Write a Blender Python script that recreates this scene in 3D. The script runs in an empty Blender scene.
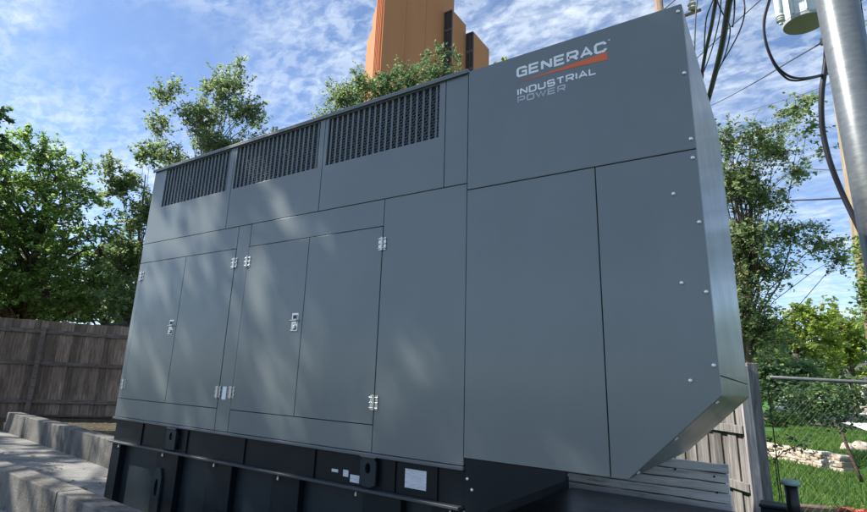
import bpy, math, random
import numpy as np
from mathutils import Vector, Matrix
random.seed(7)
S = bpy.context.scene
COL = S.collection

# ------------------------------------------------------------------ camera
F, PX, PY = 542.199, 396.437, 237.912
CAM = np.array([2.04524, -3.2, 1.5])
R3 = np.array([[0.8161212691, 0.5760765164, 0.0456280759],
               [0.1113556043, -0.2342505780, 0.9657777155],
               [-0.5670502652, 0.7831107929, 0.2553262283]])
def ray(u, v): return R3.T @ np.array([(u-PX)/F, -(v-PY)/F, 1])
def atY(u, v, y): d = ray(u, v); return CAM + d*(y-CAM[1])/d[1]
def atX(u, v, x): d = ray(u, v); return CAM + d*(x-CAM[0])/d[0]
def atZ(u, v, z): d = ray(u, v); return CAM + d*(z-CAM[2])/d[2]
def atD(u, v, D): return CAM + ray(u, v)*D

cd = bpy.data.cameras.new('camera'); cam = bpy.data.objects.new('camera', cd); COL.objects.link(cam)
cd.sensor_width = 36; cd.lens = F/867*36; cd.shift_x = 37.063/867; cd.shift_y = -18.088/867
cd.clip_end = 3000; cd.clip_start = .05
m = Matrix(((R3[0][0], R3[1][0], -R3[2][0], CAM[0]), (R3[0][1], R3[1][1], -R3[2][1], CAM[1]),
            (R3[0][2], R3[1][2], -R3[2][2], CAM[2]), (0, 0, 0, 1)))
cam.matrix_world = m; S.camera = cam

# ------------------------------------------------------------------ mesh helpers
class MB:
    def __init__(s): s.v = []; s.f = []; s.mi = []; s.cur = 0
    def add(s, vs, fs):
        b = len(s.v); s.v += [tuple(map(float, p)) for p in vs]
        for f in fs: s.f.append(tuple(b+i for i in f)); s.mi.append(s.cur)
        return s
    def box(s, x0, x1, y0, y1, z0, z1):
        vs = [(x, y, z) for z in (z0, z1) for y in (y0, y1) for x in (x0, x1)]
        return s.add(vs, [(0,2,3,1),(4,5,7,6),(0,1,5,4),(2,6,7,3),(0,4,6,2),(1,3,7,5)])
    def obox(s, c, ax, ay, az, hx, hy, hz):
        c, ax, ay, az = map(np.array, (c, ax, ay, az))
        vs = [c+ax*i*hx+ay*j*hy+az*k*hz for k in (-1,1) for j in (-1,1) for i in (-1,1)]
        return s.add(vs, [(0,2,3,1),(4,5,7,6),(0,1,5,4),(2,6,7,3),(0,4,6,2),(1,3,7,5)])
    def prism(s, pts, y0, y1):           # pts (x,z) counter-clockwise seen from -y
        n = len(pts)
        vs = [(x, y0, z) for x, z in pts]+[(x, y1, z) for x, z in pts]
        fs = [tuple(range(n)), tuple(range(2*n-1, n-1, -1))]
        fs += [(i, i+n, (i+1) % n+n, (i+1) % n) for i in range(n)]
        return s.add(vs, fs)
    def zprism(s, pts, z0, z1):
        n = len(pts)
        vs = [(x, y, z0) for x, y in pts]+[(x, y, z1) for x, y in pts]
        fs = [tuple(range(n-1, -1, -1)), tuple(range(n, 2*n))]
        fs += [(i, (i+1) % n, (i+1) % n+n, i+n) for i in range(n)]
        return s.add(vs, fs)
    def tube(s, pts, rads, n=8, cap=True):
        pts = [np.array(p, float) for p in pts]
        if not hasattr(rads, '__len__'): rads = [rads]*len(pts)
        vs = []; prev = None
        for i, p in enumerate(pts):
            t = pts[min(i+1, len(pts)-1)]-pts[max(i-1, 0)]
            t = t/(np.linalg.norm(t)+1e-9)
            if prev is None:
                a = np.array([0, 0, 1.]) if abs(t[2]) < .9 else np.array([1., 0, 0])
                u = np.cross(t, a)
            else: u = prev-t*(prev@t)
            u /= np.linalg.norm(u)+1e-9; prev = u; w = np.cross(t, u)
            for k in range(n):
                th = 2*math.pi*k/n
                vs.append(p+rads[i]*(u*math.cos(th)+w*math.sin(th)))
        fs = []
        for i in range(len(pts)-1):
            for k in range(n):
                fs.append((i*n+k, i*n+(k+1) % n, (i+1)*n+(k+1) % n, (i+1)*n+k))
        if cap: fs += [tuple(range(n-1, -1, -1)), tuple(range((len(pts)-1)*n, len(pts)*n))]
        return s.add(vs, fs)
    def lathe(s, c, prof, n=20, axis='z'):
        vs = []
        for r, h in prof:
            for k in range(n):
                th = 2*math.pi*k/n; a, b = r*math.cos(th), r*math.sin(th)
                vs.append((c[0]+a, c[1]+b, c[2]+h) if axis == 'z' else ((c[0]+a, c[1]-h, c[2]+b) if axis == '-y' else (c[0]+h, c[1]+a, c[2]+b)))
        fs = []
        for i in range(len(prof)-1):
            for k in range(n): fs.append((i*n+k, i*n+(k+1) % n, (i+1)*n+(k+1) % n, (i+1)*n+k))
        fs += [tuple(range(n-1, -1, -1)), tuple(range((len(prof)-1)*n, len(prof)*n))]
        return s.add(vs, fs)
    def build(s, name, mat, parent=None, bevel=0, smooth=False, seg=1):
        me = bpy.data.meshes.new(name); me.from_pydata(s.v, [], s.f); me.update()
        o = bpy.data.objects.new(name, me); COL.objects.link(o)
        for mm in (mat if isinstance(mat, (list, tuple)) else [mat]): me.materials.append(mm)
        if any(s.mi): me.polygons.foreach_set('material_index', s.mi)
        if smooth: me.polygons.foreach_set('use_smooth', [True]*len(s.f))
        if bevel:
            b = o.modifiers.new('b', 'BEVEL'); b.width = bevel; b.segments = seg; b.limit_method = 'ANGLE'
        if parent is not None:
            o.parent = parent; o.matrix_parent_inverse = Matrix.Translation(-parent.location) if parent.parent is None and parent.type == 'EMPTY' else Matrix()
        return o
def empty(name, loc):
    o = bpy.data.objects.new(name, None); COL.objects.link(o); o.location = [float(a) for a in loc]; o.empty_display_size = .2
    return o
def tag(o, label=None, cat=None, group=None, kind=None):
    if label: o['label'] = label
    if cat: o['category'] = cat
    if group: o['group'] = group
    if kind: o['kind'] = kind
    return o
def copy_thing(o, loc, label=None, parent=None):
    c = o.copy(); COL.objects.link(c)
    if parent is None:
        c.location = loc
        if label: c['label'] = label
    else: c.parent = parent
    for ch in list(o.children): copy_thing(ch, None, None, c)
    return c

# ------------------------------------------------------------------ materials
def newmat(name, col=(.5,.5,.5), rough=.6, metal=0, spec=.5):
    mt = bpy.data.materials.new(name); mt.use_nodes = True
    b = mt.node_tree.nodes['Principled BSDF']
    b.inputs['Base Color'].default_value = (*col, 1); b.inputs['Roughness'].default_value = rough
    b.inputs['Metallic'].default_value = metal; b.inputs['Specular IOR Level'].default_value = spec
    return mt
def nodes(mt): return mt.node_tree.nodes, mt.node_tree.links, mt.node_tree.nodes['Principled BSDF']
def coords(mt, scale=(1,1,1), kind='Object'):
    N, L, b = nodes(mt)
    tc = N.new('ShaderNodeTexCoord'); mp = N.new('ShaderNodeMapping'); mp.inputs['Scale'].default_value = scale
    L.new(tc.outputs[kind], mp.inputs['Vector']); return mp.outputs['Vector']
def noise(mt, vec, scale, detail=5, rough=.55, dist=0):
    N, L, b = nodes(mt); n = N.new('ShaderNodeTexNoise')
    n.inputs['Scale'].default_value = scale; n.inputs['Detail'].default_value = detail
    n.inputs['Roughness'].default_value = rough; n.inputs['Distortion'].default_value = dist
    if vec is not None: L.new(vec, n.inputs['Vector'])
    return n.outputs['Fac']
def ramp(mt, fac, stops):
    N, L, b = nodes(mt); r = N.new('ShaderNodeValToRGB'); e = r.color_ramp.elements
    while len(e) < len(stops): e.new(.5)
    for q, (p, c) in zip(e, stops):
        q.position = p; q.color = (*c, 1) if hasattr(c, '__len__') else (c, c, c, 1)
    L.new(fac, r.inputs['Fac']); return r.outputs['Color']
def mix(mt, a, b_, fac, mode='MIX'):
    N, L, b = nodes(mt); x = N.new('ShaderNodeMix'); x.data_type = 'RGBA'; x.blend_type = mode
    for sock, val in ((x.inputs[0], fac), (x.inputs[6], a), (x.inputs[7], b_)):
        if hasattr(val, 'links'): L.new(val, sock)
        else: sock.default_value = val if not hasattr(val, '__len__') else (*val, 1)
    return x.outputs[2]
def setcol(mt, c): nodes(mt)[1].new(c, nodes(mt)[2].inputs['Base Color'])
def bump(mt, fac, strength=.3, dist=.01):
    N, L, b = nodes(mt); q = N.new('ShaderNodeBump'); q.inputs['Strength'].default_value = strength
    q.inputs['Distance'].default_value = dist; L.new(fac, q.inputs['Height']); L.new(q.outputs['Normal'], b.inputs['Normal'])
def setrough(mt, c): nodes(mt)[1].new(c, nodes(mt)[2].inputs['Roughness'])

def paint(name, col, rough=.34, spec=.5, coat=0):
    mt = newmat(name, col, rough, 0, spec)
    bs = mt.node_tree.nodes['Principled BSDF']; bs.inputs['Coat Weight'].default_value = coat; bs.inputs['Coat Roughness'].default_value = .14
    v = coords(mt)
    n1 = noise(mt, v, 1.3, 6, .6); n2 = noise(mt, coords(mt, (1, 1, .12)), 9, 5, .6)
    c = ramp(mt, n1, [(.3, tuple(x*.94 for x in col)), (.7, tuple(x*1.06 for x in col))])
    c2 = mix(mt, c, tuple(min(1, x*1.3+.01) for x in col), ramp(mt, n2, [(.56, 0.), (.8, .16)]))
    n3 = noise(mt, coords(mt, (1, 1, .05)), 28, 4, .7)
    c2 = mix(mt, c2, tuple(x*.72 for x in col), ramp(mt, n3, [(.62, 0.), (.82, .14)]))
    n4 = noise(mt, v, 140, 2, .5)
    c2 = mix(mt, c2, tuple(min(1, x*1.8+.02) for x in col), ramp(mt, n4, [(.74, 0.), (.80, .22)]))
    setcol(mt, c2)
    setrough(mt, ramp(mt, noise(mt, v, 2.2, 7, .65), [(.3, rough*.85), (.75, rough*1.25)]))
    bump(mt, noise(mt, v, .9, 2, .5), .25, .02)
    return mt
M = {}
M['paint'] = paint('slate_paint', (.140, .163, .164), .36, coat=.25)
M['shell'] = newmat('dark_gap', (.01, .011, .012), .7)
M['base'] = paint('black_green_paint', (.004, .008, .012), .38, .25)
M['tank'] = paint('tank_paint', (.013, .021, .027), .42, .3)
M['trim'] = paint('edge_trim', (.10, .11, .12), .42)
M['flange'] = paint('flange_paint', (.035, .043, .05), .5)
M['chrome'] = newmat('stainless', (.56, .54, .51), .36, 1)
M['bolt'] = newmat('zinc_bolt', (.75, .75, .74), .35, .8)
M['louvre'] = paint('louvre_grey', (.15, .175, .195), .4)
M['white'] = newmat('white_vinyl', (.8, .81, .82), .5)
M['grey_vinyl'] = newmat('grey_vinyl', (.45, .48, .52), .5)
M['orange_vinyl'] = newmat('orange_vinyl', (.72, .13, .035), .5)
mt = M['sticker'] = newmat('sticker', (.8, .8, .84), .5)
setcol(mt, ramp(mt, noise(mt, coords(mt, (7, 1, 150)), 1.6, 2), [(.45, (.62, .64, .68)), (.56, (.40, .42, .46)), (.62, (.62, .64, .68))]))
M['black'] = newmat('black_plastic', (.01, .01, .011), .45)
M['cable'] = newmat('cable_rubber', (.018, .016, .022), .5)
M['wire'] = newmat('aluminium_wire', (.12, .12, .13), .5, .3)

def wood(name, a, b_, sc=(14, 14, 1.2), rough=.85, knots=True):
    mt = newmat(name, a, rough, 0, .25)
    v = coords(mt, sc); n = noise(mt, v, 2.2, 9, .68, .6)
    big = noise(mt, coords(mt), 1.1, 4)
    N, L, bb = nodes(mt); g = N.new('ShaderNodeNewGeometry')
    c = ramp(mt, n, [(.28, tuple(x*.45 for x in a)), (.45, a), (.68, b_)])
    c = mix(mt, c, tuple(x*.5 for x in a), ramp(mt, big, [(.45, 0.), (.75, .6)]))
    h = N.new('ShaderNodeHueSaturation'); mr = N.new('ShaderNodeMapRange'); mr.inputs[3].default_value = .55; mr.inputs[4].default_value = 1.35
    L.new(g.outputs['Random Per Island'], mr.inputs[0]); L.new(mr.outputs[0], h.inputs['Value']); L.new(c, h.inputs['Color'])
    setcol(mt, h.outputs['Color']); bump(mt, n, .5, .006)
    return mt
M['fence_dark'] = wood('weathered_dark_boards', (.17, .12, .09), (.31, .24, .19))
M['fence_rail'] = wood('weathered_rail', (.10, .078, .066), (.18, .15, .13), (3, 3, 14))
M['fence_grey'] = wood('weathered_shaded_boards', (.15, .14, .135), (.28, .265, .255))  # weathered grey, albedo lowered to stand in for shade on the boards
M['post_grey'] = wood('weathered_grey_post', (.24, .23, .235), (.42, .40, .40))
M['plank'] = wood('weathered_plank', (.58, .55, .52), (.80, .77, .73), (1.3, 14, 14))
M['tie'] = wood('old_tie', (.09, .06, .045), (.18, .13, .1), (1.5, 12, 12))
M['pole_wood'] = wood('pole_wood', (.34, .26, .17), (.52, .41, .28), (16, 16, .7))
M['brown_pole'] = wood('brown_pole', (.22, .15, .11), (.36, .26, .2), (6, 6, .5))

def concrete(name, a, b_, stain=.5, bm=.5):
    mt = newmat(name, a, .92, 0, .15); v = coords(mt)
    c = ramp(mt, noise(mt, v, 1.6, 9, .7), [(.3, a), (.7, b_)])
    c = mix(mt, c, tuple(x*.28 for x in a), ramp(mt, noise(mt, coords(mt, (1, 1, .22)), 3.4, 9, .75, .4), [(.48, 0.), (.66, stain)]))
    c = mix(mt, c, tuple(min(.8, x*1.35) for x in b_), ramp(mt, noise(mt, coords(mt, (1, 1, .6)), 7, 6, .7), [(.60, 0.), (.72, .35)]))
    sp = noise(mt, v, 55, 4, .65)
    c = mix(mt, c, tuple(x*.45 for x in a), ramp(mt, sp, [(.58, 0.), (.70, .35)]))
    setcol(mt, c); N, L, b = nodes(mt)
    hx = mix(mt, noise(mt, v, 9, 9, .75), ramp(mt, noise(mt, v, 48, 3, .6), [(.35, 0.), (.55, 1.)]), .35)
    bump(mt, hx, bm, .025); return mt
M['concrete'] = concrete('concrete', (.13, .125, .115), (.23, .22, .205), .85, .35)
M['pad'] = concrete('pad_concrete', (.20, .20, .19), (.32, .315, .30), .5, .4)
M['asphalt'] = concrete('asphalt', (.05, .05, .052), (.09, .088, .085), .3)
M['road'] = concrete('road', (.13, .11, .10), (.2, .17, .155), .3)
M['walk'] = concrete('sidewalk', (.55, .5, .4), (.7, .64, .5), .2)
mt = M['soil'] = newmat('soil', (.1, .08, .06), .95, 0, .1)
v = coords(mt)
setcol(mt, mix(mt, ramp(mt, noise(mt, v, 2.5, 8, .75), [(.3, (.045, .038, .028)), (.6, (.11, .095, .07)), (.78, (.19, .16, .12))]), (.06, .09, .03), ramp(mt, noise(mt, v, .8, 3), [(.55, 0.), (.65, .7)])))
bump(mt, noise(mt, v, 18, 6, .7), .8, .03)
mt = M['lawn'] = newmat('lawn', (.06, .14, .03), .9, 0, .15)
v = coords(mt)
setcol(mt, mix(mt, ramp(mt, noise(mt, v, .6, 8, .7), [(.3, (.035, .10, .02)), (.55, (.07, .17, .03)), (.75, (.13, .22, .05))]), (.16, .19, .06), ramp(mt, noise(mt, v, 7, 6, .75), [(.55, 0.), (.75, .6)])))
bump(mt, noise(mt, v, 30, 6, .75), 1, .05)
mt = M['stone'] = newmat('field_stone', (.45, .38, .3), .9, 0, .2)
v = coords(mt); N, L, b = nodes(mt); g = N.new('ShaderNodeNewGeometry')
c = ramp(mt, g.outputs['Random Per Island'], [(0, (.34, .26, .20)), (.5, (.50, .42, .34)), (1, (.62, .55, .47))])
setcol(mt, mix(mt, c, (.2, .16, .12), ramp(mt, noise(mt, v, 9, 7, .7), [(.5, 0.), (.75, .7)]))); bump(mt, noise(mt, v, 20, 7, .7), .7, .02)
mt = M['terracotta'] = newmat('terracotta_precast', (.42, .17, .075), .8, 0, .2)
v = coords(mt)
setcol(mt, ramp(mt, noise(mt, coords(mt, (.25, .25, .03)), 1, 5, .6), [(.3, (.47, .185, .09)), (.7, (.54, .215, .105))]))
M['tower_glass'] = newmat('tower_glass', (.03, .035, .05), .15, 0, .8)
M['spandrel'] = newmat('spandrel', (.10, .09, .10), .5)
mt = M['galv'] = newmat('galvanised', (.40, .43, .43), .5, .35)
v = coords(mt, (1, 1, 3)); nn = noise(mt, v, 12, 6, .7)
setcol(mt, ramp(mt, nn, [(.3, (.12, .135, .145)), (.7, (.18, .195, .20))])); setrough(mt, ramp(mt, nn, [(.3, .32), (.7, .42)]))
bump(mt, noise(mt, coords(mt, (1, 1, 40)), 3, 3), .12, .004)
M['tx'] = paint('transformer_paint', (.6, .64, .64), .45)
M['tx_dark'] = paint('transformer_base', (.36, .37, .39), .6)
M['green_cap'] = paint('oxidised_cap', (.30, .42, .37), .5)
M['porcelain'] = newmat('porcelain', (.45, .40, .38), .25)
M['tyre'] = newmat('tyre', (.02, .02, .02), .8)
M['glass_dark'] = newmat('car_glass', (.02, .025, .03), .08, 0, .8)
M['car_white'] = newmat('car_white', (.75, .76, .78), .25)
M['car_dark'] = newmat('car_blue', (.05, .07, .11), .25)
M['siding'] = newmat('white_siding', (.72, .72, .70), .7)
M['beige'] = newmat('beige_siding', (.62, .52, .42), .7)
M['roof'] = newmat('shingles', (.10, .09, .09), .9)
M['pink'] = newmat('pink_petals', (.75, .16, .17), .6)
M['red'] = newmat('red_cloth', (.6, .1, .1), .8)
M['navy'] = newmat('dark_cloth', (.04, .04, .09), .8)
mt = M['bark'] = newmat('bark', (.12, .09, .065), .95, 0, .1)
nn = noise(mt, coords(mt, (6, 6, 1.2)), 3, 7, .7)
setcol(mt, ramp(mt, nn, [(.3, (.05, .038, .03)), (.65, (.17, .135, .10))])); bump(mt, nn, .8, .02)
mt = M['bark_pale'] = newmat('bark_pale', (.3, .26, .22), .95, 0, .1)

def leafmat(name, a, b_, c_=None):
    mt = bpy.data.materials.new(name); mt.use_nodes = True; N = mt.node_tree.nodes; L = mt.node_tree.links
    b = N['Principled BSDF']; g = N.new('ShaderNodeNewGeometry'); r = N.new('ShaderNodeValToRGB')
    e = r.color_ramp.elements; e[0].color = (*a, 1); e[1].color = (*b_, 1); e[0].position = .1; e[1].position = .85
    if c_: q = e.new(.97); q.color = (*c_, 1)
    L.new(g.outputs['Random Per Island'], r.inputs['Fac']); L.new(r.outputs['Color'], b.inputs['Base Color'])
    b.inputs['Roughness'].default_value = .5; b.inputs['Specular IOR Level'].default_value = .35
    t = N.new('ShaderNodeBsdfTranslucent'); h = N.new('ShaderNodeHueSaturation'); h.inputs['Value'].default_value = 1.8; h.inputs['Hue'].default_value = .485
    L.new(r.outputs['Color'], h.inputs['Color']); L.new(h.outputs['Color'], t.inputs['Color'])
    mx = N.new('ShaderNodeMixShader'); mx.inputs[0].default_value = .6
    L.new(b.outputs[0], mx.inputs[1]); L.new(t.outputs[0], mx.inputs[2]); L.new(mx.outputs[0], N['Material Output'].inputs['Surface'])
    return mt
M['leaf_mid'] = leafmat('leaf_mid', (0.066, 0.138, 0.038), (0.180, 0.300, 0.072), (0.312, 0.384, 0.120))
M['leaf_dark'] = leafmat('leaf_dark', (0.050, 0.102, 0.050), (0.120, 0.204, 0.084), (0.204, 0.264, 0.108))
M['leaf_yellow'] = leafmat('leaf_yellow', (.10, .17, .03), (.24, .33, .07), (.4, .4, .12))
M['leaf_cool'] = leafmat('leaf_cool', (0.084, 0.144, 0.066), (0.180, 0.264, 0.108), (0.336, 0.312, 0.144))
M['grass'] = leafmat('grass_blade', (.05, .13, .02), (.13, .24, .05), (.22, .25, .08))

# ------------------------------------------------------------------ generator
L_, MID, RR, DEP = -3.827, .325, 1.7535, 1.997
a_, b_, c_, d_, e_, g_ = -3.745, -2.947, -2.147, -1.964, -1.183, -.400
H1, H2, VI, J, K = -2.36, -1.113, .130, 1.203, 1.290
ZT, ZB, DT, DB, ZM, ZN, ZRB, ZC = 3.764, 1.009, 2.652, 1.194, 2.875, 2.822, 1.060, 1.504
gen = empty('diesel_generator', (-1, 1, .12))
tag(gen, 'large slate grey generator enclosure on a black base tank with white and orange logo', 'generator')
G = .0028   # half seam
def P(name, mb, mat='paint', parent=gen, bevel=.0025): return mb.build(name, M[mat], parent, bevel, seg=2)
# dark inner shell closing the gaps
sh = MB(); T = .022
# left module shell (front open behind the vents, so pieces)
sh.box(L_+.02, MID-.004, T, T+.012, ZB+.01, 3.28)
sh.box(L_+.02, MID-.004, .30, .312, 3.28, ZT-.01)
sh.prism([(MID+.004, ZRB+.01), (K-.01, ZRB+.01), (RR-.02, ZC+.01), (RR-.02, ZT-.02), (MID+.004, ZT-.02)], T, T+.012)
P('inner_shell', sh, 'shell', bevel=0)
# end, back, roof
w = MB(); w.box(L_, L_+.02, .0225, DEP-.02, ZB, ZT-.004); P('end_panel', w)
w = MB(); w.box(L_, MID-.004, DEP-.02, DEP, ZB, ZT-.004); P('back_panel', w)
w = MB(); w.prism([(MID, ZRB), (K, ZRB), (RR, ZC), (RR, ZT), (MID, ZT)], DEP-.018, DEP+.002); P('back_panel', w)
w = MB(); w.box(L_+.03, MID-.004, .03, DEP-.03, ZB, ZB+.02); P('floor_panel', w)
w = MB(); w.box(L_-.02, MID-.003, -.022, DEP+.02, ZT-.002, ZT+.016); w.box(L_-.02, MID-.003, -.022, -.006, ZT-.018, ZT-.0025)
P('roof_cap', w, bevel=.003)
w = MB(); w.box(MID, RR-.001, .001, DEP-.019, ZT-.0195, ZT-.0005); P('roof_panel', w)
ZS = 1.60
w = MB(); w.box(RR-.02, RR, .0215, DEP-.02, ZS+.002, ZT); P('side_panel', w, bevel=.004)
w = MB(); w.box(RR-.0195, RR+.0005, .0215, DEP-.02, ZC, ZS-.002); P('side_panel', w, bevel=.004)
dx, dz = RR-K, ZC-ZRB; ln = math.hypot(dx, dz); nx, nz = dz/ln, -dx/ln
w = MB(); w.prism([(K, ZRB), (RR, ZC), (RR-nx*.02, ZC-nz*.02), (K-nx*.02, ZRB-nz*.02)], .0215, DEP-.02); P('chamfer_panel', w)
w = MB(); w.box(MID, K, .0215, DEP-.02, ZRB, ZRB+.018); P('underside_panel', w)
def panel(x0, x1, z0, z1, name='wall_panel', y=0):
    w = MB(); w.box(x0+G, x1-G, y, .02, z0+G, z1-G); return P(name, w)
def ring(x0, x1, z0, z1, hx0, hx1, hz0, hz1, name='vent_panel'):
    w = MB()
    o4 = [(x0+G, z0+G), (x1-G, z0+G), (x1-G, z1-G), (x0+G, z1-G)]; i4 = [(hx0, hz0), (hx1, hz0), (hx1, hz1), (hx0, hz1)]
    vs = [(x, 0, z) for x, z in o4+i4]+[(x, .02, z) for x, z in o4+i4]
    fs = []
    for k in range(4):
        n = (k+1) % 4
        fs += [(k, n, 4+n, 4+k), (8+k, 12+k, 12+n, 8+n), (k, 8+k, 8+n, n), (4+k, 4+n, 12+n, 12+k)]
    w.add(vs, fs); return P(name, w)
VH = [(-3.59, -2.43), (-2.33, -1.175), (-1.073, .072)]
for (x0, x1), (h0, h1) in zip([(L_, H1), (H1, H2), (H2, VI)], VH):
    pn = ring(x0, x1, ZM, ZT-.003, h0, h1, 3.29, 3.738)
    w = MB(); nb = 19; st = (h1-h0)/nb
    for i in range(nb):                                   # vertical louvre bars (folded strips)
        xc = h0+st*(i+.5)
        w.obox((xc-.003, .016, 3.514), (.88, .47, 0), (-.47, .88, 0), (0, 0, 1), .0080, .0012, .226)
    w.build('louvre_bars', M['louvre'], pn)
    w = MB(); nr = 17
    for i in range(nr):
        zc = 3.30+(.43/nr)*(i+.5)
        w.obox(((h0+h1)/2, .052, zc), (1, 0, 0), (0, .45, .893), (0, -.893, .45), (h1-h0)/2-.002, .0062, .0010)
    w.build('mesh_screen', M['louvre'], pn)
    w = MB()                                             # diagonal expanded strands in front of the screen
    for i in range(int((h1-h0+.45)/.036)):
        x = h0-.45+i*.036; xa, za, xb, zb = x, 3.29, x+.45, 3.74
        if xa < h0: za += h0-xa; xa = h0
        if xb > h1: zb -= xb-h1; xb = h1
        if zb-za > .01: w.tube([(xa, .036, za), (xb, .036, zb)], .0042, 4)
    w.build('diagonal_mesh', M['louvre'], pn)
panel(VI, MID-.002, ZM, ZT-.003)
panel(L_, c_, DT, ZM, 'header_panel'); panel(c_, d_, ZB, ZM, 'stile_panel'); panel(d_, g_, DT, ZM, 'header_panel')
panel(L_, a_, DB, DT, 'stile_panel'); panel(L_, c_, ZB, DB, 'sill_panel'); panel(d_, g_, ZB, DB, 'sill_panel')
panel(g_, MID-.002, ZB, ZM)
hinge0 = None
def hinge(x, z, door, s=1):
    w = MB()
    w.box(x-.035, x-.009, -.006, -.0005, z-.05, z+.05); w.box(x+.009, x+.035, -.006, -.0005, z-.05, z+.05)
    w.tube([(x, -.012, z-.053), (x, -.012, z+.053)], .009, 10)
    for zz in (z-.036, z, z+.036): w.tube([(x-.04, -.010, zz), (x+.04, -.010, zz)], .0045, 6)
    w.build('hinge', M['chrome'], door, .001)
def latch(x, z, door):
    w = MB()
    w.box(x-.036, x+.036, -.005, -.0005, z-.075, z+.075)
    w.box(x-.026, x+.026, -.011, -.0053, z-.015, z+.06)
    w.tube([(x-.045, -.016, z+.012), (x+.04, -.02, z+.012)], .008, 8)
    w.lathe((x, -.005, z-.045), [(.020, 0), (.020, .012), (.014, .015)], 14, '-y')
    w.box(x-.042, x+.042, -.010, -.0053, z-.073, z-.064)
    w.build('latch', M['chrome'], door, .001)
    k = MB(); k.box(x-.015, x+.022, -.0135, -.0113, z+.026, z+.056); k.build('latch_recess', M['black'], door)
def door(x0, x1): return panel(x0, x1, DB, DT, 'door', -.003)
d1 = door(a_, b_); hinge(a_, 2.50, d1); hinge(a_, 1.34, d1); latch(b_-.085, 1.925, d1)
d2 = door(b_, c_); hinge(c_, 2.512, d2); hinge(c_-.01, 1.335, d2)
d3 = door(d_, e_); hinge(d_+.004, 2.508, d3); hinge(d_-.005, 1.34, d3); latch(e_-.085, 1.935, d3)
d4 = door(e_, g_); hinge(g_, 2.51, d4); hinge(g_, 1.345, d4)
w = MB(); w.box(-2.096, -2.042, -.003, -.0005, 1.275, 1.385); P('warning_label', w, 'white', bevel=0)
# right module, a few mm proud
w = MB(); w.box(MID+.001, RR-.001, -.004, .02, ZN+G, ZT-.0005); P('hood_panel', w, bevel=.004)
w = MB(); w.box(MID+.001, J-G, -.004, .02, ZRB, ZN-G); P('hood_panel', w, bevel=.003)
w = MB(); w.prism([(J+G, ZRB), (K, ZRB), (RR-.001, ZC), (RR-.001, ZN-G), (J+G, ZN-G)], -.004, .02); P('hood_panel', w, bevel=.003)
def bolt_at(x, y, z, ax='-y', r=.0115, parent=gen):
    w = MB(); w.lathe((x, y, z), [(r, 0), (r, .003), (r*.75, .008), (r*.3, .010)], 10, ax); return w.build('bolt', M['bolt'], parent, smooth=False)
for x, z in [(1.731, 3.715), (1.731, 3.30), (1.731, 2.885), (1.731, 2.771), (1.62, 2.578), (1.731, 2.399), (1.621, 2.075), (1.731, 2.021), (1.731, 1.649), (1.621, 1.571)]:
    bolt_at(x, -.0045, z)
for t, y in ((.93, .05), (.5, .05), (.08, .05)):
    p = (K+dx*t, y, ZRB+dz*t)
    w = MB(); w.obox((p[0]+nx*.004, p[1], p[2]+nz*.004), (nx, 0, nz), (0, 1, 0), (-nz, 0, nx), .005, .009, .009); w.build('bolt', M['bolt'], gen, .002)

# lettering, drawn as stroked letters
def strokes(ch, w_, h):
    k = .16*h
    def rb(x0, x1, z0, z1): return [(x0+k, z0), (x1-k, z0), (x1, z0+k), (x1, z1-k), (x1-k, z1), (x0+k, z1), (x0, z1-k), (x0, z0+k)]
    D = {
     'G': [[(w_, h*.78), (w_, h-k), (w_-k, h), (k, h), (0, h-k), (0, k), (k, 0), (w_, 0), (w_, h*.48), (w_*.5, h*.48)]],
     'E': [[(w_, h), (0, h), (0, 0), (w_, 0)], [(0, h*.5), (w_*.93, h*.5)]],
     'N': [[(0, 0), (0, h)], [(0, h), (w_, 0)], [(w_, 0), (w_, h)]],
     'R': [[(0, 0), (0, h), (w_-k, h), (w_, h-k), (w_, h*.42+k), (w_-k, h*.42), (0, h*.42)], [(w_*.55, h*.42), (w_, 0)]],
     'A': [[(-w_*.05, 0), (w_*.5, h), (w_*1.05, 0)], [(w_*.17, h*.27), (w_*.83, h*.27)]],
     'C': [[(w_, h*.74), (w_, h-k), (w_-k, h), (k, h), (0, h-k), (0, k), (k, 0), (w_-k, 0), (w_, k), (w_, h*.26)]],
     'I': [[(0, 0), (0, h)]],
     'D': [[(0, 0), (0, h), (w_-k, h), (w_, h-k), (w_, k), (w_-k, 0), (0, 0)]],
     'U': [[(0, h), (0, k), (k, 0), (w_-k, 0), (w_, k), (w_, h)]],
     'S': [[(w_, h*.78), (w_-k, h), (k, h), (0, h-k), (0, h*.5+k*.5), (k*.8, h*.5), (w_-k*.8, h*.5), (w_, h*.5-k*.5), (w_, k), (w_-k, 0), (k, 0), (0, h*.22)]],
     'T': [[(0, h), (w_, h)], [(w_*.5, h), (w_*.5, 0)]],
     'L': [[(0, h), (0, 0), (w_, 0)]],
     'P': [[(0, 0), (0, h), (w_-k, h), (w_, h-k), (w_, h*.38+k), (w_-k, h*.38), (0, h*.38)]],
     'O': [rb(0, w_, 0, h)+[(k, 0)]],
     'W': [[(-w_*.05, h), (w_*.25, 0), (w_*.5, h), (w_*.75, 0), (w_*1.05, h)]]}
    return D[ch]
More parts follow.
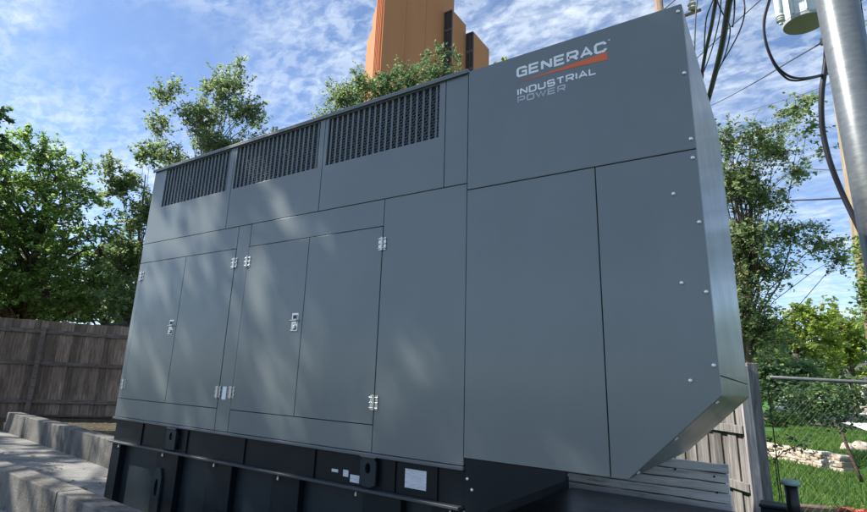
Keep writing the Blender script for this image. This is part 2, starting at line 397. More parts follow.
def stroke_poly(mb, pts, t, ox, oz, y, th):
    pts = [np.array(p, float) for p in pts]; n = len(pts); Lf = []; Rt = []
    closed = np.allclose(pts[0], pts[-1])
    for i in range(n):
        if closed: a = pts[i]-pts[i-1 if i else n-2]; b = pts[(i+1) if i < n-1 else 1]-pts[i]
        else: a = pts[i]-pts[i-1] if i else pts[1]-pts[0]; b = pts[i+1]-pts[i] if i < n-1 else pts[-1]-pts[-2]
        a = a/np.linalg.norm(a); b = b/np.linalg.norm(b)
        na = np.array([-a[1], a[0]]); nb = np.array([-b[1], b[0]]); mm = na+nb; q = mm@mm
        mm = mm/np.linalg.norm(mm); sc = 1/max(.75, mm@na)
        Lf.append(pts[i]+mm*t/2*sc); Rt.append(pts[i]-mm*t/2*sc)
    for i in range(n-1):
        q = [Rt[i], Rt[i+1], Lf[i+1], Lf[i]]
        mb.prism([(ox+p[0], oz+p[1]) for p in q], y-th, y)
def word(txt, x0, x1, z0, z1, t, mat, name, zs=0):
    h = z1-z0-t; ws = {'I': 0, 'W': 1.45, 'L': .95, 'T': 1.1}
    widths = [ws.get(c, 1.12) for c in txt]; gap = .50
    tot = sum(widths)+gap*(len(txt)-1); k = (x1-x0-t)/tot; x = x0+t/2; mb = MB(); i = 0
    for c, w_ in zip(txt, widths):
        for j, s in enumerate(strokes(c, w_*k, h)):
            stroke_poly(mb, s, t, x, z0+t/2, -.0043, .0008+.0004*j)
        x += (w_+gap)*k
    return mb.build(name, M[mat], gen)
word('GENERAC', .704, 1.314, 3.590, 3.668, .0170, 'white', 'lettering')
word('INDUSTRIAL', .708, 1.243, 3.450, 3.502, .0108, 'white', 'lettering')
word('POWER', .708, 1.044, 3.392, 3.440, .0100, 'grey_vinyl', 'lettering')
w = MB(); w.prism([(.705, 3.552), (1.0, 3.549), (1.315, 3.529), (1.315, 3.585), (1.0, 3.566)], -.0055, -.0043); w.build('logo_wedge', M['orange_vinyl'], gen)
w = MB(); w.box(1.325, 1.337, -.0052, -.0043, 3.664, 3.670); w.build('logo_mark', M['white'], gen)

# base rail with lower trim
w = MB(); w.box(L_+.01, MID, .03, DEP-.03, .777, ZB-.03); P('base_rail', w, 'base')
w = MB(); w.box(L_-.005, MID-.001, -.012, .06, ZB-.026, ZB-.001); P('base_trim', w, 'trim', bevel=.006)
for x in (-3.30, -2.55, -1.75, -.95, -.21, .12):
    w = MB(); w.box(x-.005, x+.005, .018, .029, .778, ZB-.027); P('weld_rib', w, 'base', bevel=0)
def eye(xc, z0, z1, wd, holes, y=.0):
    w = MB(); n = 16; outer = [(xc-wd, z0), (xc+wd, z0), (xc+wd, z1), (xc-wd, z1)]
    # plate drawn as a strip of cells, each with a round or slot hole
    hs = holes; zz = [z0]+[(hs[i][0]+hs[i+1][0])/2 for i in range(len(hs)-1)]+[z1]
    for (hz, rx, rz), za, zb in zip(hs, zz[:-1], zz[1:]):
        rect = []; cir = []
        for k in range(n):
            th = 2*math.pi*(k+.5)/n; cx, cz = math.cos(th), math.sin(th)
            cir.append((xc+rx*cx, hz+rz*cz))
            s = min(wd/abs(cx), ((zb-hz) if cz > 0 else (hz-za))/abs(cz)); rect.append((xc+cx*s, hz+cz*s))
        vs = [(x, y, z) for x, z in rect+cir]+[(x, y+.02, z) for x, z in rect+cir]
        fs = []
        for k in range(n):
            m_ = (k+1) % n
            fs += [(k, m_, n+m_, n+k), (n+k, n+m_, 3*n+m_, 3*n+k), (k, 2*n+k, 2*n+m_, m_), (2*n+k, 3*n+k, 3*n+m_, 2*n+m_)]
        w.add(vs, fs)
    return P('lifting_eye', w, 'tank', bevel=0)
eye(-2.755, .79, .972, .075, [(.905, .026, .036)], -.012)
eye(-.415, .79, .980, .068, [(.91, .024, .034)], -.012)
for x0, x1, zz in ((-2.83, -2.68, .973), (-.483, -.347, .981)):
    w = MB(); w.box(x0, x1, -.02, -.011, zz, zz+.008); P('eye_lip', w, 'trim', bevel=0)
for x0, x1, z0, z1 in [(-.128, .038, .825, .942), (-.775, -.715, .842, .862), (-.665, -.617, .824, .868), (-.598, -.515, .795, .845)]:
    w = MB(); w.box(x0, x1, .026, .0295, z0, z1); P('nameplate', w, 'sticker', bevel=0)
# hood skirt (gusset) below the right module
w = MB(); w.prism([(.334, .70), (.50, .79), (.70, .885), (.84, .952), (.955, 1.005), (.966, ZRB-.002), (MID+.006, ZRB-.002)], .004, .024)
P('skirt_plate', w, 'base')
for x, z in ((.350, .941), (.382, .883)): bolt_at(x, .0035, z, r=.010)
# fuel tank
tank = MB(); tank.box(L_+.03, MID+.003, .07, DEP-.05, .12, .757); tk = P('fuel_tank', tank, 'tank')
w = MB(); w.box(L_+.015, MID-.02, -.03, DEP, .758, .776); w.build('tank_flange', M['flange'], tk, .003)
for x0, x1 in ((-3.78, -3.62), (-2.96, -2.62), (-2.18, -1.86), (-1.37, -1.07), (-.46, -.14), (.10, .34)):
    w = MB(); w.box(x0, x1, .004, .071, .12, .757); w.build('tank_rib', M['base'], tk, .004)
for x in (-3.628, -2.846, -2.078, -1.286, -.507, .24):
    w = MB(); w.lathe((x, -.012, .722), [(.008, 0), (.008, .018), (.004, .0185), (.004, .027)], 8); w.build('flange_bolt', M['bolt'], tk)
eye(-2.87, .12, .62, .066, [(.45, .026, .075)], -.018)
# right-hand end of the tank
w = MB(); w.box(MID+.006, 2.62, .02, DEP, .12, .66); te = P('tank_extension', w, 'tank', bevel=.006)
vp = atY(790, 480, 1.80)
w = MB(); w.tube([(vp[0], 1.8, .655), (vp[0], 1.8, vp[2]-.03)], .040, 20); q = w.build('vent_pipe', M['black'], te, smooth=True)
w = MB(); w.lathe((vp[0], 1.8, vp[2]-.035), [(.045, 0), (.058, .002), (.062, .014), (.058, .026), (.04, .036), (.012, .042)], 24); w.build('vent_cap', M['green_cap'], q, smooth=True)
w = MB(); w.lathe((vp[0], 1.8, .66), [(.07, 0), (.07, .015), (.048, .02)], 20); w.build('pipe_flange', M['base'], q)
w = MB(); w.tube([(1.55, 1.25, .66), (1.55, 1.25, .70), (1.55, 1.19, .725), (1.55, 1.0, .725)], .018, 10); w.build('filler_pipe', M['black'], te, smooth=True)

# ------------------------------------------------------------------ ground
w = MB(); xs = np.arange(-200, 201, 20.); 
def th(x, y):
    d = math.hypot(x-2, y+3)
    h = 0
    # upper lawn behind the stone wall, beyond it the land drops a little to the street
    q = (y-(14.9-1.32*(x-1.25)))/1.66
    if x > -12: h += .33*min(1, max(0, (q-.05)/.35))
    h -= 1.25*min(1, max(0, (y-44)/14))*(1 if x > -30 else 0)
    h -= .9*min(1, max(0, (x-4.3)/2))*min(1, max(0, (y-20)/6))
    return h
gx = sorted(set([-900, -500, -300, -200, -120, -80, -50, -30, -20, -14]+list(np.arange(-12, 12.01, .4).round(2))+[14, 17, 20, 30, 50, 80, 120, 200, 400, 900]))
gy = sorted(set([-600, -200, -80, -30, -10, -4]+list(np.arange(0, 26.01, .4).round(2))+[28, 30, 32, 35, 38, 41, 44, 47, 50, 54, 58, 62, 70, 90, 130, 200, 350, 600, 1200]))
vs = [(x, y, th(x, y)) for y in gy for x in gx]; nx_ = len(gx)
fs = [(j*nx_+i, j*nx_+i+1, (j+1)*nx_+i+1, (j+1)*nx_+i) for j in range(len(gy)-1) for i in range(nx_-1)]
w.add(vs, fs); tag(w.build('lawn', M['lawn'], smooth=True), kind='structure')
w = MB(); w.zprism([(-30, -40), (30, -40), (30, -.9), (-2, -.9), (-30, -.9)], -.05, .012); tag(w.build('driveway', M['asphalt']), kind='structure')
w = MB(); w.zprism([(-12.6, -.6), (2.95, -.85), (2.95, 2.15), (-3.9, 2.15), (-3.9, 1.05), (-12.6, 2.08)], -.1, .12); tag(w.build('concrete_pad', M['pad']), kind='structure')
w = MB(); w.zprism([(-60, 8), (-60, -20), (-12.7, -20), (-12.7, 2.0), (-4.0, 1.12), (-3.7, 2.2), (-2.4, 2.25), (-4, 12), (-20, 40), (-60, 60)], -.1, .285); tag(w.build('soil', M['soil']), kind='structure')
# street and far verge
def strip(name, mat, pts, th_=.02):
    w = MB(); n = len(pts)//2
    vs = [(x, y, th(x, y)+th_) for x, y in pts]; w.add(vs, [(i, i+1, n+i+1, n+i) for i in range(n-1)]); return tag(w.build(name, mat), kind='structure')
X_ = list(np.arange(-12, 12.1, .8))
strip('road', M['road'], [(x, 31.8-.8*(x-2)) for x in X_]+[(x, 38.5-.8*(x-2)) for x in X_], .03)
strip('sidewalk', M['walk'], [(x, 39.2-.8*(x-2)) for x in X_]+[(x, 45-.8*(x-2)) for x in X_], .06)
strip('street', M['asphalt'], [(x, 60) for x in X_]+[(x, 130) for x in X_], .03)

# ------------------------------------------------------------------ concrete walls
def seg_wall(name, p0, p1, thick, z0, z1, mat, n, joint=.008):
    p0, p1 = np.array(p0), np.array(p1); d = p1-p0; ln = np.linalg.norm(d); d /= ln; nrm = np.array([-d[1], d[0]])
    w = MB(); seg = ln/n
    for i in range(n):
        c = p0+d*seg*(i+.5)+nrm*thick/2; jz = random.uniform(-.004, .004)
        w.obox((c[0], c[1], (z0+z1)/2+jz), (*d, 0), (*nrm, 0), (0, 0, 1), seg/2-joint/2, thick/2+random.uniform(-.003, .003), (z1-z0)/2)
    return w.build(name, mat, None, .012, seg=2)
nb0, nb1 = np.array([-5.419, -.378]), np.array([-2.082, -.563])
dd = (nb1-nb0)/np.linalg.norm(nb1-nb0)
tag(seg_wall('retaining_wall', nb0-dd*6+np.array([0, -.22]), nb1+dd*1.2+np.array([0, -.22]), .22, -.02, .45, M['concrete'], 9, .004), 'stained concrete retaining wall crossing the bottom left corner in front of the pad', 'wall')
tag(seg_wall('concrete_curb', (-11.45, 1.86), (-3.98, .985), .24, .02, .50, M['concrete'], 6), 'long low concrete curb of six weathered sections running from the fence to the generator', 'curb')

# ------------------------------------------------------------------ board fences
def fence(name, p0, p1, z0, z1, bw, mboard, mrail, rails, posts, label, side=1, rl=.045, jit=.02, posth=None):
    p0, p1 = np.array(p0), np.array(p1); d = p1-p0; ln = np.linalg.norm(d); d /= ln; nrm = np.array([-d[1], d[0]])*side
    f = empty(name, (p0[0], p0[1], z0)); tag(f, label, 'fence')
    w = MB(); n = int(ln/bw)
    for i in range(n):
        c = p0+d*bw*(i+.5)+nrm*(.004*(i % 2)+random.uniform(0, .002)); top = z1+random.uniform(-jit, jit)*.6
        w.obox((*c, (z0+top)/2), (*d, 0), (*nrm, 0), (0, 0, 1), bw/2+.0015, .009, (top-z0)/2)
    w.build('boards', mboard, f, .002)
    for z in rails:
        w = MB(); c = (p0+p1)/2-nrm*(.012+rl/2)
        w.obox((*c, z), (*d, 0), (*nrm, 0), (0, 0, 1), ln/2, rl/2, .045); w.build('rail', mrail, f, .003)
    for t in posts:
        w = MB(); c = p0+d*t-nrm*(.014+rl+.05)
        w.obox((*c, (z0+(posth or z1-.15))/2), (*d, 0), (*nrm, 0), (0, 0, 1), .048, .048, ((posth or z1-.15)-z0)/2); w.build('post', mrail, f, .004)
    return f
W0, W1 = np.array([-12.78, 2.229]), np.array([-11.777, 4.261]); fd = (W1-W0)/np.linalg.norm(W1-W0)
fl = fence('board_fence', W0-fd*7, W1+fd*9, .26, 2.53, .14, M['fence_dark'], M['fence_rail'], (.66, 1.53, 2.27), (7.55-.05, 9.95, 12.4, 5.1, 2.7, .3, 14.8, 17.2),
      'tall dark brown weathered board fence at the left behind the concrete curb', 1)
# fallen poles at its foot
for k, (u0, u1, vv) in enumerate(((34, 112, 415.5), (40, 112, 412))):
    p, q = atZ(u0, vv, .33+.05*k), atZ(u1, vv+1.5, .33+.05*k)
    w = MB(); w.tube([p+np.array([.12, -.06, 0]), q+np.array([.12, -.06, 0])], .03, 8)
    tag(w.build('timber_pole', M['tie'], smooth=True), ('upper' if k else 'lower')+' of two thin dark poles lying along the foot of the brown fence', 'pole', 'poles lying at the foot of the fence')

pp = np.array([1.60, 3.80]); rd = np.array([-.58, .815])
fr = empty('grey_fence', (pp[0], pp[1], 0)); tag(fr, 'grey board fence behind the right end of the generator, ending in a pale post', 'fence')
nrm = np.array([-rd[1], rd[0]])
if nrm[1] > 0: nrm = -nrm                     # towards the camera
w = MB()
for i in range(46):
    c = pp+rd*(.14*i+.03)-nrm*(.024+.021*(i % 2)); top = 1.87+random.uniform(-.03, .03)
    w.obox((*c, top/2), (*rd, 0), (*nrm, 0), (0, 0, 1), .0755-random.uniform(0, .002), .009, top/2)
w.build('boards', M['fence_grey'], fr, .002)
for z in (1.17, .60, 1.66):
    w = MB(); c = pp+rd*3.2; w.obox((*c, z), (*rd, 0), (*nrm, 0), (0, 0, 1), 3.15, .019, .042); w.build('rail', M['fence_grey'], fr, .003)
pl, pr = atY(745.5, 430, 3.72), atY(753.5, 430, 3.72)
ztop = atY(754, 363, 3.75)[2]
w = MB(); w.obox(((pl[0]+pr[0])/2, 3.72, 1.0*ztop/2), (.9, .43, 0), (-.43, .9, 0), (0, 0, 1), .047, .02, ztop/2-.03); w.build('trim_board', M['post_grey'], fr, .004)
c = atY(757.5, 430, 3.80)
w = MB(); w.obox((c[0], 3.80, ztop/2), (.9, .43, 0), (-.43, .9, 0), (0, 0, 1), .052, .05, ztop/2); w.build('post', M['fence_grey'], fr, .005)
# plank wall behind the tank
pw = empty('plank_wall', (.8, 2.3, 0)); tag(pw, 'low wall of split pale grey planks laid flat one on another behind the base tank', 'planks')
z = .06
for i in range(12):
    h = .074; w = MB(); x1 = 1.525+random.uniform(-.012, .012); x0 = -.1 if i < 11 else .3
    pts = []; 
    n = 14
    for k in range(n+1): pts.append((x0+(x1-x0)*k/n, z+random.uniform(0, .005)))
    tp = [(x0+(x1-x0)*k/n, z+h-.004+random.uniform(-.004, .003)) for k in range(n, -1, -1)]
    w.prism(pts+tp, 2.28+random.uniform(-.006, .006), 2.325); w.build('plank', M['plank'], pw, .003); z += .0755
w = MB(); w.box(-.1, 1.50, 2.332, 2.352, 0, .93); w.build('added_gap_backing', M['tie'], pw)  # added dark sheet, keeps lawn light from showing through the plank gaps
for i, (x, zz) in enumerate(((1.44, .74), (1.43, .86), (1.14, .88))):
    w = MB(); w.lathe((x, 2.272, zz), [(.009, 0), (.009, .004), (.004, .005)], 8, '-y'); w.build('nail_head', M['black'], pw)

# ------------------------------------------------------------------ chain link fence
cf = empty('chain_link_fence', (1.86, 3.8, 0)); tag(cf, 'chain link fence with a steel top rail running right from the grey post', 'fence')
c0 = np.array([1.86, 3.78]); cr = np.array([.817, .577]); ZR = 1.715
w = MB(); w.tube([(*c0, ZR), (*(c0+cr*4.5), ZR-.02)], .019, 10); w.build('top_rail', M['galv'], cf, smooth=True)
for t in (2.3, 4.5):
    w = MB(); p = c0+cr*t; w.tube([(*p, 0), (*p, ZR+.02)], .025, 12); w.build('post', M['galv'], cf, smooth=True)
w = MB(); Hh = ZR-.05; sp = .075
for i in range(int((4.5+Hh)/sp)):
    for sgn in (1, -1):
        t0, z0, t1, z1 = (i*sp-Hh, .04, i*sp, .04+Hh)
        if sgn < 0: z0, z1 = z1, z0
        if t0 < 0: z0 += (0-t0)*sgn; t0 = 0
        if t1 > 4.5: z1 -= (t1-4.5)*sgn; t1 = 4.5
        if t1-t0 > .02:
            off = .003*sgn; p, q = c0+cr*t0, c0+cr*t1
            w.tube([(p[0], p[1]+off, z0), (q[0], q[1]+off, z1)], .0006, 3, False)
w.build('wire_mesh', newmat('old_wire', (.16, .17, .17), .6, .3), cf)

# timber edging, flowers, stone wall, boulders
e0, e1 = atZ(795, 505, .14), atZ(845, 509, .14); ed = (e1-e0)/np.linalg.norm(e1-e0)
w = MB(); c = (e0+e1)/2; w.obox((c[0], c[1], .06), ed, (-ed[1], ed[0], 0), (0, 0, 1), np.linalg.norm(e1-e0)/2+.02, .09, .09)
tag(w.build('timber_edging', M['tie'], None, .012), 'dark brown timber edging beam lying at the near side of the green lawn', 'timber')
p = atZ(775, 507, .62)
w = MB(); w.box(p[0]-.10, p[0]+.10, p[1]-.1, p[1]+.12, .0, .615); w.box(p[0]-.11, p[0]+.11, p[1]-.11, p[1]+.13, .6155, .645)
tag(w.build('utility_box', M['tank'], None, .008), 'small dark lidded box beside the foot of the pale fence post', 'box')

def leaves(mb_v, centers, n, size, spread, rng, flat=.5, exact=False):
    """n rhombic leaves gathered round the centres; returns vertex array"""
    ci = np.arange(n) if exact else rng.integers(0, len(centers), n)
    pos = centers[ci]+rng.normal(0, 1, (n, 3))*np.array(spread)[None, :]*(.6+.8*rng.random((len(centers), 1)))[ci]
    a = rng.normal(0, 1, (n, 3)); a[:, 2] *= flat; a /= np.linalg.norm(a, axis=1)[:, None]
    up = rng.normal(0, .6, (n, 3))+np.array([0, 0, 1.]); b = np.cross(up, a); b /= np.linalg.norm(b, axis=1)[:, None]
    s = size*(.6+.8*rng.random((n, 1)))
    nn = np.cross(a, b)
    v = np.stack([pos-a*s*.5, pos+b*s*.27-nn*s*.06, pos+a*s*.55, pos-b*s*.27-nn*s*.06], 1)
    mb_v.append(v.reshape(-1, 3))
def leafmesh(name, vl, mat, parent=None):
    v = np.concatenate(vl); nq = len(v)//4
    me = bpy.data.meshes.new(name); me.vertices.add(len(v)); me.vertices.foreach_set('co', v.astype(np.float32).ravel())
    me.loops.add(nq*4); me.loops.foreach_set('vertex_index', np.arange(nq*4, dtype=np.int32))
    me.polygons.add(nq); me.polygons.foreach_set('loop_start', np.arange(0, nq*4, 4, dtype=np.int32))
    try: me.polygons.foreach_set('loop_total', np.full(nq, 4, dtype=np.int32))
    except Exception: pass
    me.update(calc_edges=True); me.materials.append(mat)
    o = bpy.data.objects.new(name, me); COL.objects.link(o)
    if parent is not None: o.parent = parent; o.matrix_parent_inverse = Matrix.Translation(-parent.location)
    return o
def tree(name, label, base, blobs, nleaf, lsize, mat, seed, tr=.15, group=None, cat='tree', clumps=60, spread=.28, bark='bark', lean=(0, 0), shell=.55, droop=0, weights=None, sub=3):
    """blobs: list of (centre, radii). Trunk climbs from base, limbs reach into every blob, leaves gather round the twig ends."""
    rng = np.random.default_rng(seed); base = np.array(base, float)
    t = empty(name, base); tag(t, label, cat, group)
    cs = np.array([b[0] for b in blobs]); cm = cs.mean(0)
    top = np.array([base[0]+(cm[0]-base[0])*.75+lean[0], base[1]+(cm[1]-base[1])*.75+lean[1], base[2]+(cs[:, 2].max()-base[2])*.95])
    n = 9; tp = []
    for i in range(n+1):
        k = i/n; p = base+(top-base)*k; p[:2] += rng.normal(0, .35*tr, 2)*(k > 0); tp.append(p)
    w = MB(); w.tube(tp, [tr*(1.25 if i == 0 else 1)*(1-i/n*.85) for i in range(n+1)], 9)
    vol = np.array([np.prod(b[1])**(1/1.5) for b in blobs]) if weights is None else np.array(weights, float); vol = vol/vol.sum()
    cl = []
    for (c, r), f in zip(blobs, vol):
        c = np.array(c); r = np.array(r); k = max(4, int(clumps*f))
        limbs = max(2, k//7); ends = []
        for _ in range(limbs):
            d = rng.normal(0, 1, 3); d /= np.linalg.norm(d); e = c+d*r*.5*rng.random()
            kk = min(.96, max(.2, (e[2]-base[2])/(top[2]-base[2])*rng.uniform(.55, .85)))
            s = base+(top-base)*kk; mid = s*.5+e*.5+np.array([0, 0, .15*np.linalg.norm(e-s)])+rng.normal(0, .10*np.linalg.norm(e-s), 3)
            r0 = tr*(1-kk*.8)*.45*min(1, max(.3, float(r.mean())/.75)); e = e*1.0
            w.tube([s, s*.25+mid*.75, mid*.4+e*.6, e], [r0, r0*.7, r0*.45, r0*.22], 6, False); ends.append(e)
        for _ in range(k):
            d = rng.normal(0, 1, 3); d /= np.linalg.norm(d); q = c+d*r*(shell+(1-shell)*rng.random())*(rng.random()**.25)
            e = ends[int(np.argmin([np.linalg.norm(q-x) for x in ends]))]
            mid = (e+q)/2+rng.normal(0, .1, 3)*np.linalg.norm(q-e)
            w.tube([e, mid, q], [tr*.09, tr*.06, tr*.025], 4, False)
            cl.append((mid, q, .35*spread))
            od = q-c; od /= np.linalg.norm(od)+1e-6
            for _s in range(sub):
                dr = rng.normal(0, .75, 3)+od*.5+np.array([0, 0, .12-droop]); dr /= np.linalg.norm(dr)
                e2 = q+dr*spread*rng.uniform(1.1, 2.6); st_ = mid*.3+q*.7 if _s % 2 else q
                w.tube([st_, st_*.5+e2*.5+np.array([0, 0, .06*spread]), e2], [tr*.022+.002, tr*.016+.0015, .0015], 3, False)
                cl.append((st_, e2, .20*spread))
    w.build('trunk', M[bark], t, smooth=True)
    A0 = np.array([c_[0] for c_ in cl]); A1 = np.array([c_[1] for c_ in cl]); A2 = np.array([c_[2] for c_ in cl]); wgt = np.linalg.norm(A1-A0, axis=1)+.3*spread
    wgt *= np.random.default_rng(seed+500).uniform(.25, 1.6, len(wgt)); ii = rng.choice(len(cl), nleaf, p=wgt/wgt.sum()); tt = rng.random((nleaf, 1))**.8*1.02
    cen = A0[ii]+(A1[ii]-A0[ii])*tt+np.clip(rng.normal(0, 1, (nleaf, 3)), -1.7, 1.7)*A2[ii][:, None]
    vl = []; leaves(vl, cen, nleaf, lsize, (0, 0, 0), rng, exact=True)
    leafmesh('crown', vl, M[mat], t)
    return t
def B(u, v, D, rx, ry, rz):      # a crown blob seen at that place, radii in metres
    return (atD(u, v, D), (rx, ry, rz))
def foot(u, D, z):
    p = atD(u, 380, D); return (p[0], p[1], z)

# big tree beyond the left fence
tree('leafy_tree', 'big dense mid green tree filling the left edge above the brown fence', foot(20, 17, .28),
     [B(15, 255, 17, 2.6, 2.2, 1.9), B(55, 190, 17, 1.5, 1.6, 1.4), B(38, 152, 17, .8, 1, .75), B(-25, 200, 16, 2.2, 2, 2.3), B(85, 240, 16, 1.2, 1.5, 1.3), B(30, 300, 16, 2.6, 2, 1.1), B(95, 290, 16, .9, 1.5, .9), B(-60, 280, 15, 2.5, 2, 2)],
     40000, .13, 'leaf_mid', 1, .22, clumps=620, spread=.24)
tree('leafy_tree', 'tree with twigs entering the left edge high above the big green tree', foot(-90, 12, .28),
     [B(-70, 120, 12, 1.5, 1.5, 1.6), B(-22, 112, 12, .7, .8, .5), B(-6, 125, 12, .3, .5, .4)], 6000, .14, 'leaf_dark', 2, .14, clumps=70, spread=.2)
# dark shrubby trees beside the left end of the generator
tree('leafy_tree', 'dark narrow tree with ragged twigs just left of the generator, low part behind the fence', foot(132, 15.5, .28),
     [B(130, 260, 15.5, .7, 1, 1.1), B(128, 305, 15, .8, 1, .7), B(122, 185, 15.5, .55, .7, .6), B(108, 168, 15.5, .35, .5, .25), B(145, 215, 15.5, .6, .7, .8), B(150, 155, 15.5, .4, .6, .4)],
     12000, .105, 'leaf_cool', 3, .10, clumps=230, spread=.19, shell=.2)
tree('leafy_tree', 'low dark green tree between the big left tree and the narrow one', foot(108, 20, .28),
     [B(105, 270, 20, 1.5, 1.5, 1.0), B(112, 310, 20, 1.8, 1.5, 1.2), B(60, 300, 20, 2.2, 1.5, 1.1)], 9000, .18, 'leaf_dark', 4, .12, clumps=110, spread=.3)
# airy tree above the left half of the roof
tree('airy_tree', 'tall airy tree with thin pale limbs above the left vent', foot(185, 17, .28),
     [B(225, 88, 17, .9, .9, .85), B(248, 115, 17, .85, .9, .55), B(200, 118, 17, 1, .9, .8), B(165, 95, 17, .45, .6, .5), B(158, 128, 17, .5, .6, .45), B(215, 145, 17, 1.1, 1, .6), B(238, 62, 17, .22, .3, .3), B(170, 160, 17, .7, .8, .5), B(262, 140, 17, .5, .7, .25), B(180, 200, 17, 1, 1, .8)],
     12500, .10, 'leaf_cool', 5, .12, clumps=380, spread=.20, bark='bark_pale', shell=.1)
# trees in front of the tower
tree('roofside_tree', 'dense green tree in front of the orange tower, just above the roof', foot(415, 30, 0),
     [B(400, 88, 30, 1.7, 2, 1.3), B(440, 78, 30, 1.3, 1.6, .9), B(370, 100, 30, 1.4, 1.6, 1.5), B(455, 60, 30, .3, .5, .25), B(425, 60, 30, .45, .5, .4), B(438, 53, 30, .3, .3, .45), B(410, 110, 30, 2.4, 2, 1.2), B(390, 150, 30, 3, 2, 2)],
     17000, .15, 'leaf_dark', 6, .25, clumps=420, spread=.26)
tree('roofside_tree', 'thin hazy grey green tree left of the orange tower above the roof', foot(345, 28, 0),
     [B(345, 95, 28, 1.2, 1.2, 1.1), B(330, 120, 28, .9, 1, .8), B(362, 85, 28, .8, 1, .9), B(300, 132, 28, .35, .5, .25), B(345, 150, 28, 1.8, 1.5, 1.3)],
     9000, .13, 'leaf_cool', 7, .14, clumps=330, spread=.26, shell=.1)
tree('roofside_tree', 'treetop just showing over the roof beside the orange tower', foot(505, 34, 0),
     [B(507, 70, 34, .75, 1, .85), B(532, 66, 34, .4, .6, .7), B(515, 110, 34, 2, 2, 2)], 5000, .2, 'leaf_yellow', 8, .16, clumps=80, spread=.25)
# right hand trees
rt = tree('spreading_tree', 'tall tree with long drooping leafy branches right of the generator', foot(735, 13, 0),
     [B(735, 300, 13, 1.1, 1.5, 1.5), B(745, 240, 13, 1.0, 1.3, .9), B(735, 180, 13, .8, 1, .7), B(760, 195, 13, .6, .8, .45), B(725, 140, 13, .5, .7, .3), B(765, 150, 13, .35, .5, .2), B(790, 230, 13, .8, .8, .25), B(820, 243, 13, .5, .6, .12), B(795, 170, 13, .35, .5, .15), B(770, 270, 13, .7, .9, .35), B(795, 110, 12, .3, .4, .15), B(812, 98, 12, .2, .3, .08), B(780, 125, 12, .3, .4, .12), B(825, 150, 12, .2, .3, .1), B(838, 258, 12, .35, .4, .09), B(755, 135, 12.5, .5, .8, .25), B(780, 150, 12.5, .4, .6, .2), B(700, 220, 14, 1.2, 1, 2), B(760, 330, 13, .9, 1, .8), B(808, 128, 12, .18, .3, .07)],
     23000, .09, 'leaf_cool', 9, .11, clumps=800, spread=.20, shell=.1, droop=.45,
     weights=[10, 8, 6, 4, 2, 1.4, 2.6, 1.5, 1.0, 2.6, .9, .5, .8, .35, .9, 1.6, 1.2, 8, 6, .4])
tree('street_tree', 'yellow green rounded tree beyond the chain link fence, lit by the sun', foot(800, 36, .3),
     [B(805, 335, 36, 2.4, 2.4, 2.0), B(775, 345, 36, 2.2, 2.2, 1.8), B(812, 315, 36, 1.1, 1.4, .8), B(780, 375, 36, 3, 2.4, 1.5), B(800, 365, 36, 2.5, 2, 1.3)],
     13000, .26, 'leaf_yellow', 10, .28, clumps=200, spread=.4)
tree('street_tree', 'paler yellow green tree at the right edge beyond the chain link fence', foot(850, 42, .2),
     [B(845, 330, 42, 2.2, 2.4, 2.0), B(865, 345, 42, 2.6, 2.4, 2.5), B(838, 365, 42, 2.6, 2.4, 2.0)],
     9000, .28, 'leaf_yellow', 11, .28, clumps=130, spread=.45)
tree('street_tree', 'dark green tree low down between the sunlit trees and the grey post', foot(770, 27, .3),
     [B(765, 365, 27, 1.2, 1.6, 1.2), B(760, 395, 27, .8, 1.4, .6), B(775, 385, 27, 1.2, 1.3, .6)], 6000, .2, 'leaf_dark', 12, .13, clumps=80, spread=.3)
tree('street_tree', 'far dark tree behind the parked cars', foot(830, 70, -.9),
     [B(820, 385, 70, 6, 4, 2.2), B(850, 392, 70, 5, 4, 2.0), B(780, 388, 70, 6, 4, 2.2), B(870, 370, 70, 5, 4, 3)], 7000, .55, 'leaf_dark', 13, .35, clumps=130, spread=.8)
w = MB(); p = foot(797, 30, .3); w.tube([(p[0], p[1], .25), (p[0]+.04, p[1], 1.2), (p[0]-.02, p[1], 2.5), (p[0]+.1, p[1], 4)], [.27, .22, .20, .14], 10)
lt = empty('shade_tree', p); tag(lt, 'dark upright tree trunk standing on the upper lawn left of the white car', 'tree')
w.build('trunk', M['bark'], lt, smooth=True)
vl = []; rg = np.random.default_rng(31); leaves(vl, np.array([atD(790+rg.uniform(-14, 22), 372+rg.uniform(-8, 10), 30) for _ in range(40)]), 2600, .2, (.3, .3, .22), rg); leafmesh('crown', vl, M['leaf_dark'], lt)
# vine growing on the chain link fence
def bush(name, label, base, pts, n, size, spread, mat, seed, cat='shrub', stems=True):
    rg = np.random.default_rng(seed); t = empty(name, base); tag(t, label, cat); pts = np.array(pts)
    w = MB()
    srt = pts[np.lexsort((pts[:, 0],))] if cat != 'vine' or np.ptp(pts[:, 0]) > .6 else pts[np.argsort(pts[:, 2])]
    srt = [np.array([srt[0][0], srt[0][1], 0.]) if cat == 'vine' and name != 'ivy_vine' else np.array(base, float)]+[srt[i_] for i_ in range(0, len(srt), 3)]
    w.tube(srt, .006, 5)
    w.build('stems', M['bark'], t)
    vl = []; leaves(vl, pts, n, size, spread, rg); leafmesh('foliage', vl, M[mat], t); return t
rg = np.random.default_rng(5)
pts = []
for _ in range(75):
    u = 768+98*rg.random()**.8; vv = 386+(26+ (u-768)*.12)*rg.random()
    p = atD(u, vv, 5.75+rg.uniform(-.05, .25)); pts.append(p)
bush('climbing_vine', 'leafy green vine hanging along the top of the chain link fence', (2.4, 4.2, 0), pts, 1700, .055, (.08, .05, .08), 'leaf_dark', 6, 'vine')
pts = [atD(u, vv, 6.0) for u, vv in ((770, 440), (778, 446), (790, 438), (805, 443), (800, 450), (812, 455), (783, 452), (775, 460), (770, 452))]
